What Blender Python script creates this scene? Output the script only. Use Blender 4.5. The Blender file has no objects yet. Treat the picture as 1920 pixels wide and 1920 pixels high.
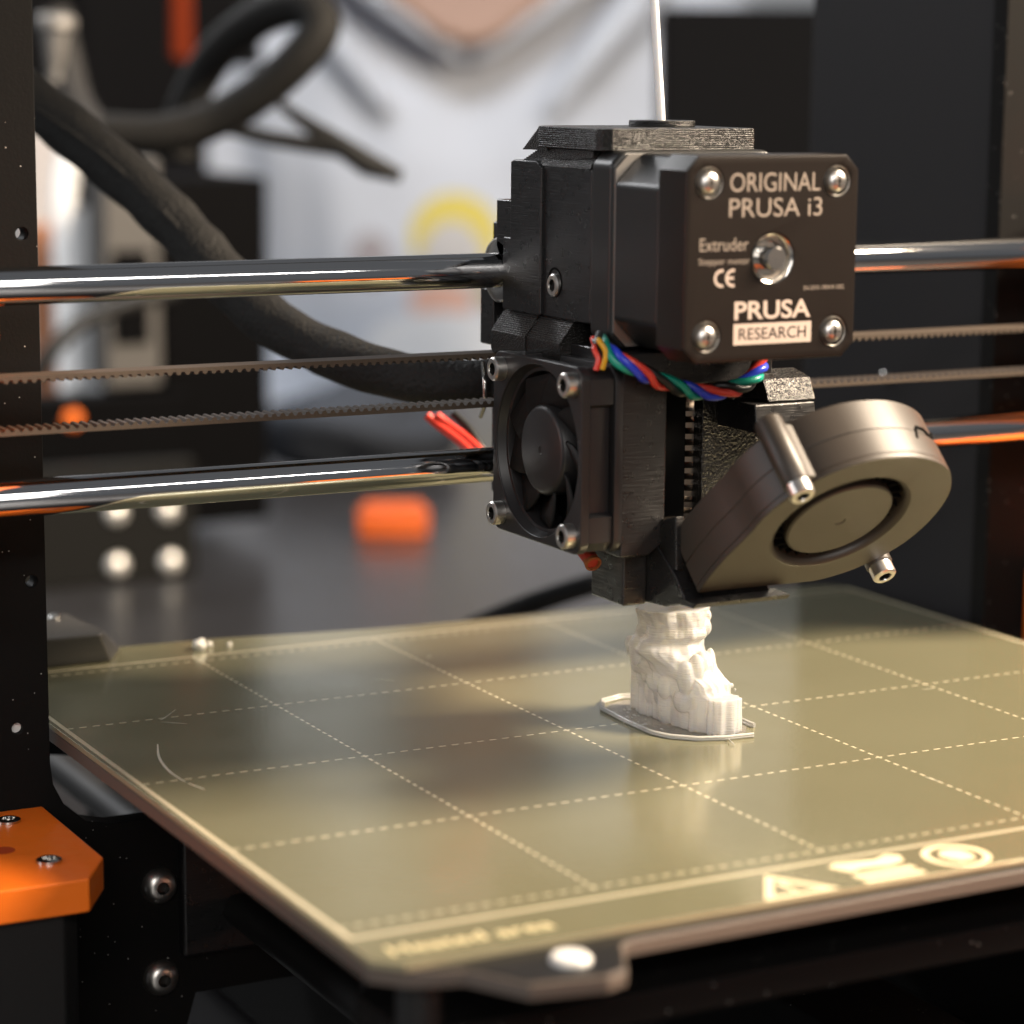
import bpy, bmesh, math, random
from mathutils import Vector, Matrix, noise
random.seed(7)
MM = 0.001
SC = bpy.context.scene
COL = SC.collection
R_ = math.radians

# ------------------------------------------------------------------ camera
CAM = Vector((-171.459, -385.795, 146.753))
RX = Vector((0.884555, -0.466362, 0.008293))
RY = Vector((-0.072770, -0.155541, -0.985145))
RZ = Vector((0.460724, 0.870812, -0.171522))
FPX = 4760.81
cd = bpy.data.cameras.new("camera")
cam = bpy.data.objects.new("camera", cd)
COL.objects.link(cam)
cd.sensor_width = 36.0
cd.lens = FPX / 1920 * 36.0
cd.clip_start = 0.02
cd.clip_end = 60.0
m = Matrix.Identity(4)
for i in range(3):
    m[i][0], m[i][1], m[i][2], m[i][3] = RX[i], -RY[i], -RZ[i], CAM[i] * MM
cam.matrix_world = m
cd.dof.use_dof = True
cd.dof.focus_distance = 0.566
cd.dof.aperture_fstop = 9.0
cd.dof.aperture_blades = 7
SC.camera = cam


def pd(u, v, depth):
    """a point of the place, seen at photo pixel (u, v) and this many millimetres away"""
    return CAM + (RX * ((u - 960) / FPX) + RY * ((v - 960) / FPX) + RZ) * depth


# ------------------------------------------------------------------ world and lamps
w = bpy.data.worlds.new("World")
SC.world = w
w.use_nodes = True
bg = w.node_tree.nodes["Background"]
bg.inputs[0].default_value = (0.92, 0.95, 1.0, 1)
bg.inputs[1].default_value = 0.12


def area(name, loc, aim, sx, sy, power, color, spread=180):
    l = bpy.data.lights.new(name, 'AREA')
    l.shape = 'RECTANGLE'
    l.size, l.size_y = sx * MM, sy * MM
    l.energy = power
    l.color = color
    l.spread = R_(spread)
    o = bpy.data.objects.new(name, l)
    COL.objects.link(o)
    o.location = Vector(loc) * MM
    d = (Vector(aim) - Vector(loc)).normalized()
    o.rotation_euler = d.to_track_quat('-Z', 'Y').to_euler()
    return o


# long ceiling fittings behind the photographer and at the back, a warm work lamp at the right, added fills
area("ceiling_and_fill_light", (-700, -2400, 1600), (100, 100, 60), 2600, 170, 30, (1.0, 0.95, 0.90))
area("ceiling_and_fill_light", (-420, 2300, 1250), (110, 90, 100), 1500, 150, 2.6, (0.97, 0.98, 1.0), 60)
area("ceiling_and_fill_light", (180, 330, 1500), (740, 1480, 0), 1200, 200, 3.6, (0.95, 0.97, 1.0), 64)  # added fill aimed at the hoodie, not a known fitting
area("ceiling_and_fill_light", (230, 930, 900), (230, 960, 0), 700, 200, 2.4, (0.97, 0.98, 1.0), 75)  # added fill to brighten the rear printer and its white post
area("wall_fill", (1250, 2850, 1000), (1300, 3600, 820), 2400, 160, 10, (0.97, 0.98, 1.0))  # added to brighten the wall that the sheet mirrors
area("left_fill", (-1500, 420, 460), (90, 90, 70), 500, 700, 6, (0.94, 0.97, 1.0))  # added fill for the left faces of fan and motor
area("front_fill", (-620, -1250, 420), (110, 70, 70), 500, 400, 3.2, (1.0, 0.95, 0.90))  # added fill from camera left to brighten the wires
area("work_lamp", (690, -170, 590), (100, 90, 20), 220, 220, 33, (1.0, 0.82, 0.62))
area("side_fill", (760, -1050, 230), (118, 50, 80), 420, 320, 0.4, (1.0, 0.70, 0.45))  # added warm sheen for the front faces, no known lamp

SC.view_settings.view_transform = 'Standard'
SC.view_settings.look = 'None'
SC.view_settings.exposure = 0.0
SC.view_settings.gamma = 1.0
SC.view_settings.use_curve_mapping = False
SC.cycles.use_denoising = True
SC.cycles.max_bounces = 6
SC.cycles.caustics_reflective = False
SC.cycles.sample_clamp_indirect = 4.0

# ------------------------------------------------------------------ materials
MATS = {}


def mat(name, color, rough=0.5, metal=0.0, spec=0.5, noise_bump=None, layers=None, speck=None, var=0.0,
        trans=0.0, sss=0.0, coat=0.0, ior=None, aniso=None):
    if name in MATS:
        return MATS[name]
    mt = bpy.data.materials.new(name)
    mt.use_nodes = True
    nt = mt.node_tree
    N, L = nt.nodes, nt.links
    b = N["Principled BSDF"]
    b.inputs["Base Color"].default_value = (*color, 1)
    b.inputs["Roughness"].default_value = rough
    b.inputs["Metallic"].default_value = metal
    b.inputs["Specular IOR Level"].default_value = spec
    if ior: b.inputs["IOR"].default_value = ior
    if trans: b.inputs["Transmission Weight"].default_value = trans
    if coat: b.inputs["Coat Weight"].default_value = coat
    if sss:
        b.inputs["Subsurface Weight"].default_value = sss
        b.inputs["Subsurface Radius"].default_value = (1, 0.9, 0.75)
        b.inputs["Subsurface Scale"].default_value = 0.004
    tc = N.new("ShaderNodeTexCoord")
    normal = None

    def bump(height, strength, dist, prev):
        bn = N.new("ShaderNodeBump")
        bn.inputs["Strength"].default_value = strength
        bn.inputs["Distance"].default_value = dist * MM
        L.new(height, bn.inputs["Height"])
        if prev: L.new(prev, bn.inputs["Normal"])
        return bn.outputs[0]

    if noise_bump:
        sc_, st, ds = noise_bump
        n = N.new("ShaderNodeTexNoise")
        n.inputs["Scale"].default_value = sc_
        n.inputs["Detail"].default_value = 3
        L.new(tc.outputs["Object"], n.inputs["Vector"])
        normal = bump(n.outputs[0], st, ds, normal)
    if layers:
        # printed layers: fine along one axis, long along the others, with ragged starts
        st, axis, fine = layers
        mp = N.new("ShaderNodeMapping")
        s = [110.0, 110.0, 110.0]
        s[axis] = fine
        mp.inputs["Scale"].default_value = s
        L.new(tc.outputs["Object"], mp.inputs[0])
        n = N.new("ShaderNodeTexNoise")
        n.inputs["Scale"].default_value = 1.0
        n.inputs["Detail"].default_value = 4
        n.inputs["Roughness"].default_value = 0.65
        L.new(mp.outputs[0], n.inputs["Vector"])
        normal = bump(n.outputs[0], st, 0.25, normal)
        rr = N.new("ShaderNodeMapRange")
        rr.inputs[3].default_value = max(0.05, rough - 0.14)
        rr.inputs[4].default_value = min(1.0, rough + 0.16)
        n2 = N.new("ShaderNodeTexNoise")
        n2.inputs["Scale"].default_value = 420
        L.new(tc.outputs["Object"], n2.inputs["Vector"])
        L.new(n2.outputs[0], rr.inputs[0])
        L.new(rr.outputs[0], b.inputs["Roughness"])
    if speck:
        # powder coat sparkle put into the colour as sparse pale dots
        dens, bright = speck
        vo = N.new("ShaderNodeTexVoronoi")
        vo.inputs["Scale"].default_value = dens
        L.new(tc.outputs["Object"], vo.inputs["Vector"])
        wn = N.new("ShaderNodeMath"); wn.operation = 'LESS_THAN'; wn.inputs[1].default_value = 0.085
        L.new(vo.outputs["Distance"], wn.inputs[0])
        sep = N.new("ShaderNodeSeparateColor")
        L.new(vo.outputs["Color"], sep.inputs[0])
        g = N.new("ShaderNodeMath"); g.operation = 'GREATER_THAN'; g.inputs[1].default_value = 0.80
        L.new(sep.outputs[0], g.inputs[0])
        mu = N.new("ShaderNodeMath"); mu.operation = 'MULTIPLY'
        L.new(wn.outputs[0], mu.inputs[0]); L.new(g.outputs[0], mu.inputs[1])
        mx = N.new("ShaderNodeMix"); mx.data_type = 'RGBA'
        mx.inputs[6].default_value = (*color, 1)
        mx.inputs[7].default_value = (bright, bright * .96, bright * .9, 1)
        L.new(mu.outputs[0], mx.inputs[0])
        L.new(mx.outputs[2], b.inputs["Base Color"])
    elif var:
        n = N.new("ShaderNodeTexNoise")
        n.inputs["Scale"].default_value = 60
        n.inputs["Detail"].default_value = 4
        L.new(tc.outputs["Object"], n.inputs["Vector"])
        mx = N.new("ShaderNodeMix"); mx.data_type = 'RGBA'
        mx.inputs[6].default_value = (*[c * (1 - var) for c in color], 1)
        mx.inputs[7].default_value = (*[min(1, c * (1 + var)) for c in color], 1)
        L.new(n.outputs[0], mx.inputs[0])
        L.new(mx.outputs[2], b.inputs["Base Color"])
    if normal: L.new(normal, b.inputs["Normal"])
    MATS[name] = mt
    return mt


M_PRINT = mat("black_printed_plastic", (0.011, 0.0105, 0.011), 0.30, layers=(0.55, 2, 2600.0))
M_PRINT_TOP = mat("black_printed_plastic_ragged", (0.012, 0.011, 0.010), 0.24, layers=(1.0, 2, 3000.0), noise_bump=(1900, 1.0, 0.35))
M_PRINT_SPARK = mat("black_printed_plastic_pitted", (0.014, 0.012, 0.010), 0.24, noise_bump=(1700, 1.0, 0.40))
M_MOULD = mat("black_moulded_plastic", (0.016, 0.015, 0.016), 0.42, noise_bump=(2500, 0.12, 0.05))
M_BLADE = mat("black_fan_blade", (0.010, 0.010, 0.010), 0.6, spec=0.25)
M_BLOWER = mat("black_moulded_blower_plastic", (0.036, 0.027, 0.020), 0.45, spec=0.55, noise_bump=(3200, 0.3, 0.06))
M_MOTOR = mat("black_motor_paint", (0.013, 0.013, 0.013), 0.40, noise_bump=(1500, 0.08, 0.05))
M_MOTORFACE = mat("black_motor_back_plate", (0.014, 0.010, 0.008), 0.32, spec=0.38, noise_bump=(1800, 0.06, 0.04))
M_STEEL = mat("bright_steel", (0.62, 0.60, 0.57), 0.18, metal=1.0)
M_SCREW = mat("screw_steel", (0.72, 0.69, 0.65), 0.34, metal=1.0)
M_STEEL_D = mat("dull_steel", (0.45, 0.43, 0.40), 0.38, metal=1.0)
M_ROD = mat("polished_rod_steel", (0.70, 0.70, 0.71), 0.075, metal=1.0)
M_SHADEDMETAL = mat("shaded_socket_metal", (0.10, 0.095, 0.09), 0.4, metal=1.0)  # screw steel darkened: shade inside sockets and slots put into the colour
M_LETTER = mat("pale_laser_lettering", (0.62, 0.50, 0.42), 0.5)
M_LETTERDARK = mat("dim_lettering", (0.34, 0.28, 0.23), 0.5)
M_FRAME = mat("black_powder_coat", (0.0075, 0.0072, 0.007), 0.6, spec=0.08, noise_bump=(1800, 0.35, 0.12), speck=(620, 0.55))
M_BLACK = mat("plain_black", (0.006, 0.006, 0.006), 0.6)
M_HOLE = mat("recess_shade", (0.002, 0.002, 0.002), 0.9, spec=0.1)  # shade inside holes and gaps put into a near-black colour
M_ORANGE = mat("orange_printed_plastic", (1.0, 0.20, 0.016), 0.36, layers=(0.35, 2, 2600.0), noise_bump=(800, .35, .12))
M_BELT = mat("black_rubber_belt", (0.058, 0.041, 0.028), 0.62, noise_bump=(2500, 0.4, 0.08))
M_BEDEDGE = mat("heated_bed_edge", (0.125, 0.100, 0.084), 0.42, noise_bump=(400, 0.2, 0.1))
M_BEDBLACK = mat("heated_bed_black", (0.010, 0.010, 0.011), 0.35)
M_SHEETEDGE = mat("spring_steel_edge", (0.42, 0.37, 0.24), 0.35, metal=0.3)
M_WHITE = mat("white_plastic", (0.75, 0.74, 0.72), 0.45)
M_FIL = mat("white_filament", (0.78, 0.80, 0.84), 0.35, sss=0.3)
M_FOAM = mat("white_crumb", (0.75, 0.73, 0.66), 0.6)
M_SLEEVE = mat("black_textile_sleeve", (0.012, 0.0115, 0.011), 0.65, spec=0.25, noise_bump=(900, 1.0, 0.8))
M_BRASS = mat("heat_sink_metal", (0.66, 0.60, 0.54), 0.25, metal=1.0)
WIRES = {n: mat(n + "_wire_insulation", c, 0.32) for n, c in dict(
    red=(0.74, 0.060, 0.040), blue=(0.030, 0.060, 0.62), green=(0.008, 0.30, 0.21), black=(0.012, 0.012, 0.012),
    yellow=(0.72, 0.38, 0.02)).items()}
M_TABLE = mat("dark_grey_table", (0.022, 0.021, 0.022), 0.30, noise_bump=(30, 0.02, 0.3), var=0.12)
M_WALL = mat("pale_wall", (0.70, 0.71, 0.72), 0.9, var=0.04)
M_MONITOR = mat("black_monitor_plastic", (0.003, 0.003, 0.0035), 0.6, spec=0.04)
M_PSU = mat("black_power_supply_paint", (0.014, 0.013, 0.0145), 0.6, spec=.3, noise_bump=(900, 0.1, 0.1))
M_SKIN = mat("skin", (0.33, 0.20, 0.145), 0.55, sss=0.1, var=0.08)
M_HAIR = mat("dark_hair", (0.03, 0.02, 0.015), 0.6)
M_TROUSERS = mat("dark_blue_cloth", (0.02, 0.025, 0.035), 0.9)


def model_material():
    """clear natural filament: milky, layered, light passing through"""
    mt = bpy.data.materials.new("clear_milky_printed_plastic")
    mt.use_nodes = True
    N, L = mt.node_tree.nodes, mt.node_tree.links
    b = N["Principled BSDF"]
    b.inputs["Base Color"].default_value = (0.99, 0.97, 0.93, 1)
    b.inputs["Roughness"].default_value = 0.24
    b.inputs["Transmission Weight"].default_value = 0.60
    b.inputs["IOR"].default_value = 1.33
    b.inputs["Subsurface Weight"].default_value = 0.8
    b.inputs["Subsurface Radius"].default_value = (1, .93, .8)
    b.inputs["Subsurface Scale"].default_value = 0.006
    tc = N.new("ShaderNodeTexCoord")
    mp = N.new("ShaderNodeMapping")
    mp.inputs["Scale"].default_value = (260, 260, 3000)
    L.new(tc.outputs["Object"], mp.inputs[0])
    n = N.new("ShaderNodeTexNoise"); n.inputs["Scale"].default_value = 1; n.inputs["Detail"].default_value = 4
    L.new(mp.outputs[0], n.inputs["Vector"])
    bn = N.new("ShaderNodeBump"); bn.inputs["Strength"].default_value = 0.45; bn.inputs["Distance"].default_value = .0005
    L.new(n.outputs[0], bn.inputs["Height"])
    L.new(bn.outputs[0], b.inputs["Normal"])
    return mt


def sheet_material():
    """golden PEI on spring steel with the printed dashed grid; object coordinates, bed origin shifted in"""
    mt = bpy.data.materials.new("golden_print_sheet")
    mt.use_nodes = True
    N, L = mt.node_tree.nodes, mt.node_tree.links
    b = N["Principled BSDF"]
    tc = N.new("ShaderNodeTexCoord")
    sp = N.new("ShaderNodeSeparateXYZ")
    L.new(tc.outputs["Object"], sp.inputs[0])

    def M(op, a, c=None, d=None):
        n = N.new("ShaderNodeMath"); n.operation = op
        for i, x in enumerate((a, c, d)):
            if x is None: continue
            if isinstance(x, (int, float)): n.inputs[i].default_value = x
            else: L.new(x, n.inputs[i])
        return n.outputs[0]

    x = M('MULTIPLY_ADD', sp.outputs[0], 1000.0, SHEET_C[0])
    y = M('MULTIPLY_ADD', sp.outputs[1], 1000.0, SHEET_C[1])

    def inside(v, lo, hi):
        return M('MULTIPLY', M('GREATER_THAN', v, lo), M('LESS_THAN', v, hi))

    def near50(v):
        return M('LESS_THAN', M('ABSOLUTE', M('SUBTRACT', M('PINGPONG', v, 50.0), 0.0)), 0.30)

    def near50b(v):
        # distance to the closest multiple of 50
        f = M('ABSOLUTE', M('SUBTRACT', M('FLOORED_MODULO', M('ADD', v, 25.0), 50.0), 25.0))
        return M('LESS_THAN', f, 0.30)

    def dash(v):
        f = M('FLOORED_MODULO', M('ADD', v, 0.86), 3.125)
        return M('LESS_THAN', f, 1.72)

    gx = M('MULTIPLY', M('MULTIPLY', near50b(x), dash(y)), M('MULTIPLY', inside(x, 20, 230), inside(y, -1, 204)))
    gy = M('MULTIPLY', M('MULTIPLY', near50b(y), dash(x)), M('MULTIPLY', inside(x, -0.5, 250.5), inside(y, -1, 201)))
    grid = M('MAXIMUM', gx, gy)

    def band(v, c, h):
        return M('LESS_THAN', M('ABSOLUTE', M('SUBTRACT', v, c)), h)

    fr = M('MAXIMUM', M('MULTIPLY', M('MAXIMUM', band(x, -1.0, 0.55), band(x, 251.0, 0.55)), inside(y, -6.3, 205.4)),
           M('MULTIPLY', M('MAXIMUM', band(y, -5.7, 0.6), band(y, 204.8, 0.5)), inside(x, -1.5, 251.5)))
    line = M('MAXIMUM', grid, fr)
    big = N.new("ShaderNodeTexNoise"); big.inputs["Scale"].default_value = 14; big.inputs["Detail"].default_value = 5
    L.new(tc.outputs["Object"], big.inputs["Vector"])
    c1 = N.new("ShaderNodeMix"); c1.data_type = 'RGBA'
    c1.inputs[6].default_value = (0.240, 0.228, 0.138, 1)
    c1.inputs[7].default_value = (0.280, 0.264, 0.162, 1)
    L.new(big.outputs[0], c1.inputs[0])
    # worn nearly clear scratches
    mp = N.new("ShaderNodeMapping"); mp.inputs["Scale"].default_value = (900, 22, 1); mp.inputs["Rotation"].default_value = (0, 0, 0.6)
    L.new(tc.outputs["Object"], mp.inputs[0])
    scn = N.new("ShaderNodeTexNoise"); scn.inputs["Scale"].default_value = 1; scn.inputs["Detail"].default_value = 2
    L.new(mp.outputs[0], scn.inputs["Vector"])
    scr = M('MULTIPLY', M('GREATER_THAN', scn.outputs[0], 0.735), 0.10)
    c2 = N.new("ShaderNodeMix"); c2.data_type = 'RGBA'
    L.new(scr, c2.inputs[0]); L.new(c1.outputs[2], c2.inputs[6]); c2.inputs[7].default_value = (0.5, 0.45, 0.3, 1)
    c3 = N.new("ShaderNodeMix"); c3.data_type = 'RGBA'
    L.new(M('MULTIPLY', line, 0.97), c3.inputs[0]); L.new(c2.outputs[2], c3.inputs[6]); c3.inputs[7].default_value = (0.95, 0.85, 0.60, 1)
    L.new(c3.outputs[2], b.inputs["Base Color"])
    sm = N.new("ShaderNodeTexNoise"); sm.inputs["Scale"].default_value = 35; sm.inputs["Detail"].default_value = 6
    L.new(tc.outputs["Object"], sm.inputs["Vector"])
    rr = N.new("ShaderNodeMapRange"); rr.inputs[3].default_value = 0.10; rr.inputs[4].default_value = 0.26
    L.new(sm.outputs[0], rr.inputs[0])
    L.new(rr.outputs[0], b.inputs["Roughness"])
    b.inputs["Specular IOR Level"].default_value = 0.9
    b.inputs["Metallic"].default_value = 0.45
    fine = N.new("ShaderNodeTexNoise"); fine.inputs["Scale"].default_value = 900
    L.new(tc.outputs["Object"], fine.inputs["Vector"])
    bn = N.new("ShaderNodeBump"); bn.inputs["Strength"].default_value = 0.10; bn.inputs["Distance"].default_value = .00006
    L.new(fine.outputs[0], bn.inputs["Height"]); L.new(bn.outputs[0], b.inputs["Normal"])
    return mt


def hoodie_material():
    """pale grey fleece with a worn colour print on the chest (flat shapes only)"""
    mt = bpy.data.materials.new("pale_grey_fleece")
    mt.use_nodes = True
    N, L = mt.node_tree.nodes, mt.node_tree.links
    b = N["Principled BSDF"]
    b.inputs["Roughness"].default_value = 0.95
    b.inputs["Specular IOR Level"].default_value = 0.1
    tc = N.new("ShaderNodeTexCoord")
    sp = N.new("ShaderNodeSeparateXYZ"); L.new(tc.outputs["Object"], sp.inputs[0])

    def M(op, a, c=None):
        n = N.new("ShaderNodeMath"); n.operation = op
        for i, x in enumerate((a, c)):
            if x is None: continue
            if isinstance(x, (int, float)): n.inputs[i].default_value = x
            else: L.new(x, n.inputs[i])
        return n.outputs[0]

    def ell(cx, cz, rx, rz):
        dx = M('DIVIDE', M('SUBTRACT', sp.outputs[0], cx), rx)
        dz = M('DIVIDE', M('SUBTRACT', sp.outputs[2], cz), rz)
        return M('LESS_THAN', M('ADD', M('MULTIPLY', dx, dx), M('MULTIPLY', dz, dz)), 1.0)

    front = M('LESS_THAN', sp.outputs[1], -0.02)
    col = None
    cur = (0.54, 0.575, 0.645, 1)
    for k, (cx, cz, rx, rz, c) in enumerate(PRINTS):
        mx = N.new("ShaderNodeMix"); mx.data_type = 'RGBA'
        L.new(M('MULTIPLY', ell(cx, cz, rx, rz), front), mx.inputs[0])
        if col is None: mx.inputs[6].default_value = cur
        else: L.new(col, mx.inputs[6])
        mx.inputs[7].default_value = (*c, 1)
        col = mx.outputs[2]
    L.new(col, b.inputs["Base Color"])
    n = N.new("ShaderNodeTexNoise"); n.inputs["Scale"].default_value = 900
    L.new(tc.outputs["Object"], n.inputs["Vector"])
    bn = N.new("ShaderNodeBump"); bn.inputs["Strength"].default_value = .4; bn.inputs["Distance"].default_value = .001
    L.new(n.outputs[0], bn.inputs["Height"]); L.new(bn.outputs[0], b.inputs["Normal"])
    return mt


# ------------------------------------------------------------------ mesh building (millimetres, world axes)
class MB:
    def __init__(self):
        self.v, self.f = [], []

    def add(self, vs, fs):
        o = len(self.v)
        self.v += [Vector(p) for p in vs]
        self.f += [tuple(i + o for i in f) for f in fs]
        return self

    def box(self, x0, x1, y0, y1, z0, z1):
        vs = [(x, y, z) for z in (z0, z1) for y in (y0, y1) for x in (x0, x1)]
        return self.add(vs, [(0, 2, 3, 1), (4, 5, 7, 6), (0, 1, 5, 4), (2, 6, 7, 3), (0, 4, 6, 2), (1, 3, 7, 5)])

    def prism(self, poly, axis, a, b):
        """polygon in the two remaining axes (in x, y, z order), from a to b along axis"""
        def pt(p, t):
            q = list(p); q.insert(axis, t); return q
        n = len(poly)
        vs = [pt(p, a) for p in poly] + [pt(p, b) for p in poly]
        fs = [tuple(range(n))[::-1], tuple(range(n, 2 * n))]
        fs += [(i, (i + 1) % n, n + (i + 1) % n, n + i) for i in range(n)]
        return self.add(vs, fs)

    def lathe(self, prof, org, ax, seg=32, cap=True):
        """prof: (radius, distance along ax)"""
        ax = Vector(ax).normalized(); org = Vector(org)
        t = Vector((0, 0, 1)) if abs(ax.z) < .9 else Vector((1, 0, 0))
        u = ax.cross(t).normalized(); w_ = ax.cross(u)
        vs, fs = [], []
        for r, d in prof:
            for k in range(seg):
                a = 2 * math.pi * k / seg
                vs.append(org + ax * d + (u * math.cos(a) + w_ * math.sin(a)) * r)
        for i in range(len(prof) - 1):
            for k in range(seg):
                k2 = (k + 1) % seg
                fs.append((i * seg + k, i * seg + k2, (i + 1) * seg + k2, (i + 1) * seg + k))
        if cap:
            fs.append(tuple(range(seg))[::-1])
            fs.append(tuple(range((len(prof) - 1) * seg, len(prof) * seg)))
        return self.add(vs, fs)

    def cyl(self, p0, p1, r, r1=None, seg=24):
        p0, p1 = Vector(p0), Vector(p1)
        d = (p1 - p0)
        return self.lathe([(r, 0), (r if r1 is None else r1, d.length)], p0, d, seg)

    def tube(self, pts, r, seg=12, closed=False):
        pts = [Vector(p) for p in pts]
        n = len(pts)
        rs = r if isinstance(r, (list, tuple)) else [r] * n
        vs, fs = [], []
        prev = None
        for i, p in enumerate(pts):
            a = pts[i - 1] if (i > 0 or closed) else pts[i]
            b_ = pts[(i + 1) % n] if (i < n - 1 or closed) else pts[i]
            t = (b_ - a).normalized()
            if prev is None:
                g = Vector((0, 0, 1)) if abs(t.z) < .9 else Vector((1, 0, 0))
                u = t.cross(g).normalized()
            else:
                u = (prev - t * prev.dot(t)).normalized()
            prev = u
            w_ = t.cross(u)
            for k in range(seg):
                an = 2 * math.pi * k / seg
                vs.append(p + (u * math.cos(an) + w_ * math.sin(an)) * rs[i])
        rng = n if closed else n - 1
        for i in range(rng):
            j = (i + 1) % n
            for k in range(seg):
                k2 = (k + 1) % seg
                fs.append((i * seg + k, i * seg + k2, j * seg + k2, j * seg + k))
        if not closed:
            fs.append(tuple(range(seg))[::-1]); fs.append(tuple(range((n - 1) * seg, n * seg)))
        return self.add(vs, fs)

    def sphere(self, c, r, seg=16, rings=10):
        c = Vector(c)
        r = Vector(r) if not isinstance(r, (int, float)) else Vector((r, r, r))
        vs = [c + Vector((0, 0, -r.z))]
        for i in range(1, rings):
            ph = math.pi * i / rings - math.pi / 2
            for k in range(seg):
                a = 2 * math.pi * k / seg
                vs.append(c + Vector((r.x * math.cos(ph) * math.cos(a), r.y * math.cos(ph) * math.sin(a), r.z * math.sin(ph))))
        vs.append(c + Vector((0, 0, r.z)))
        fs = [(0, 1 + (k + 1) % seg, 1 + k) for k in range(seg)]
        for i in range(rings - 2):
            for k in range(seg):
                a, b_ = 1 + i * seg + k, 1 + i * seg + (k + 1) % seg
                fs.append((a, b_, b_ + seg, a + seg))
        last = len(vs) - 1
        o = 1 + (rings - 2) * seg
        fs += [(o + k, o + (k + 1) % seg, last) for k in range(seg)]
        return self.add(vs, fs)

    def plate(self, outer, holes, org, ux, uy, t, bev=0.0):
        """flat plate with holes: outlines in (ux, uy), thickness t from org along ux x uy"""
        cu = bpy.data.curves.new("outline", 'CURVE')
        cu.dimensions = '2D'
        cu.fill_mode = 'BOTH'
        cu.extrude = max(0.0, t / 2 - bev)
        cu.bevel_depth = bev
        cu.bevel_resolution = 1
        cu.offset = -bev
        for pl in [outer] + holes:
            s = cu.splines.new('POLY')
            s.points.add(len(pl) - 1)
            for i, p in enumerate(pl): s.points[i].co = (p[0], p[1], 0, 1)
            s.use_cyclic_u = True
        o = bpy.data.objects.new("outline", cu)
        COL.objects.link(o)
        bpy.context.view_layer.update()
        me = bpy.data.meshes.new_from_object(o.evaluated_get(bpy.context.evaluated_depsgraph_get()))
        bm = bmesh.new(); bm.from_mesh(me)
        bmesh.ops.remove_doubles(bm, verts=bm.verts, dist=1e-4)
        ux, uy = Vector(ux).normalized(), Vector(uy).normalized()
        un = ux.cross(uy)
        org = Vector(org)
        bm.verts.ensure_lookup_table()
        vs = [org + ux * v.co.x + uy * v.co.y + un * (v.co.z + t / 2) for v in bm.verts]
        fs = [tuple(v.index for v in f.verts) for f in bm.faces]
        bm.free()
        bpy.data.objects.remove(o); bpy.data.curves.remove(cu); bpy.data.meshes.remove(me)
        return self.add(vs, fs)


ORG = {}


def finish(o, parent):
    if parent is not None:
        o.parent = parent


def obj(name, mb, material, parent=None, bevel=0.0, smooth=35, bseg=2, origin=None):
    lo = Vector([min(v[i] for v in mb.v) for i in range(3)])
    hi = Vector([max(v[i] for v in mb.v) for i in range(3)])
    c = (lo + hi) / 2
    if parent is None: c.z = lo.z
    if origin is not None: c = Vector(origin)
    me = bpy.data.meshes.new(name)
    me.from_pydata([(v - c) * MM for v in mb.v], [], mb.f)
    bm = bmesh.new(); bm.from_mesh(me)
    bmesh.ops.recalc_face_normals(bm, faces=bm.faces)
    bm.to_mesh(me); bm.free()
    me.materials.append(material)
    if smooth:
        me.shade_smooth()
        me.set_sharp_from_angle(angle=R_(smooth))
    o = bpy.data.objects.new(name, me)
    COL.objects.link(o)
    po = ORG[parent.name] if parent is not None else Vector((0, 0, 0))
    o.location = (c - po) * MM
    ORG[o.name] = c
    finish(o, parent)
    if bevel:
        b = o.modifiers.new("edge", 'BEVEL')
        b.width = bevel * MM; b.segments = bseg; b.limit_method = 'ANGLE'; b.angle_limit = R_(30)
        b.harden_normals = True
        me.shade_smooth()
    return o


def flatten(o):
    """keep the large flat faces flat: normals weighted by face area"""
    m_ = o.modifiers.new("flat faces", 'WEIGHTED_NORMAL')
    m_.keep_sharp = True
    m_.weight = 100
    return o


def tag(o, label, cat, group=None, kind=None):
    if label: o["label"] = label
    if cat: o["category"] = cat
    if group: o["group"] = group
    if kind: o["kind"] = kind
    return o


def thing(name, loc, label, cat, group=None):
    o = bpy.data.objects.new(name, None)
    o.empty_display_size = 0.01
    COL.objects.link(o)
    o.location = Vector(loc) * MM
    ORG[o.name] = Vector(loc)
    return tag(o, label, cat, group)


def structure(name, mb, material, bevel=0.0):
    o = obj(name, mb, material, None, bevel)
    o["kind"] = "structure"
    return o


def circle(cx, cy, r, n=40):
    return [(cx + r * math.cos(2 * math.pi * i / n), cy + r * math.sin(2 * math.pi * i / n)) for i in range(n)]


def rrect(x0, x1, y0, y1, r, n=5):
    pts = []
    for cx, cy, a0 in ((x1 - r, y1 - r, 0), (x0 + r, y1 - r, 90), (x0 + r, y0 + r, 180), (x1 - r, y0 + r, 270)):
        for k in range(n + 1):
            a = R_(a0 + 90 * k / n)
            pts.append((cx + r * math.cos(a), cy + r * math.sin(a)))
    return pts


def spline(pts, n=8):
    """Catmull-Rom through the points"""
    P = [Vector(p) for p in pts]
    P = [P[0] * 2 - P[1]] + P + [P[-1] * 2 - P[-2]]
    out = []
    for i in range(1, len(P) - 2):
        p0, p1, p2, p3 = P[i - 1:i + 3]
        for k in range(n):
            t = k / n
            out.append(0.5 * ((2 * p1) + (p2 - p0) * t + (2 * p0 - 5 * p1 + 4 * p2 - p3) * t * t + (3 * p1 - p0 - 3 * p2 + p3) * t ** 3))
    out.append(P[-2])
    return out


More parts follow.
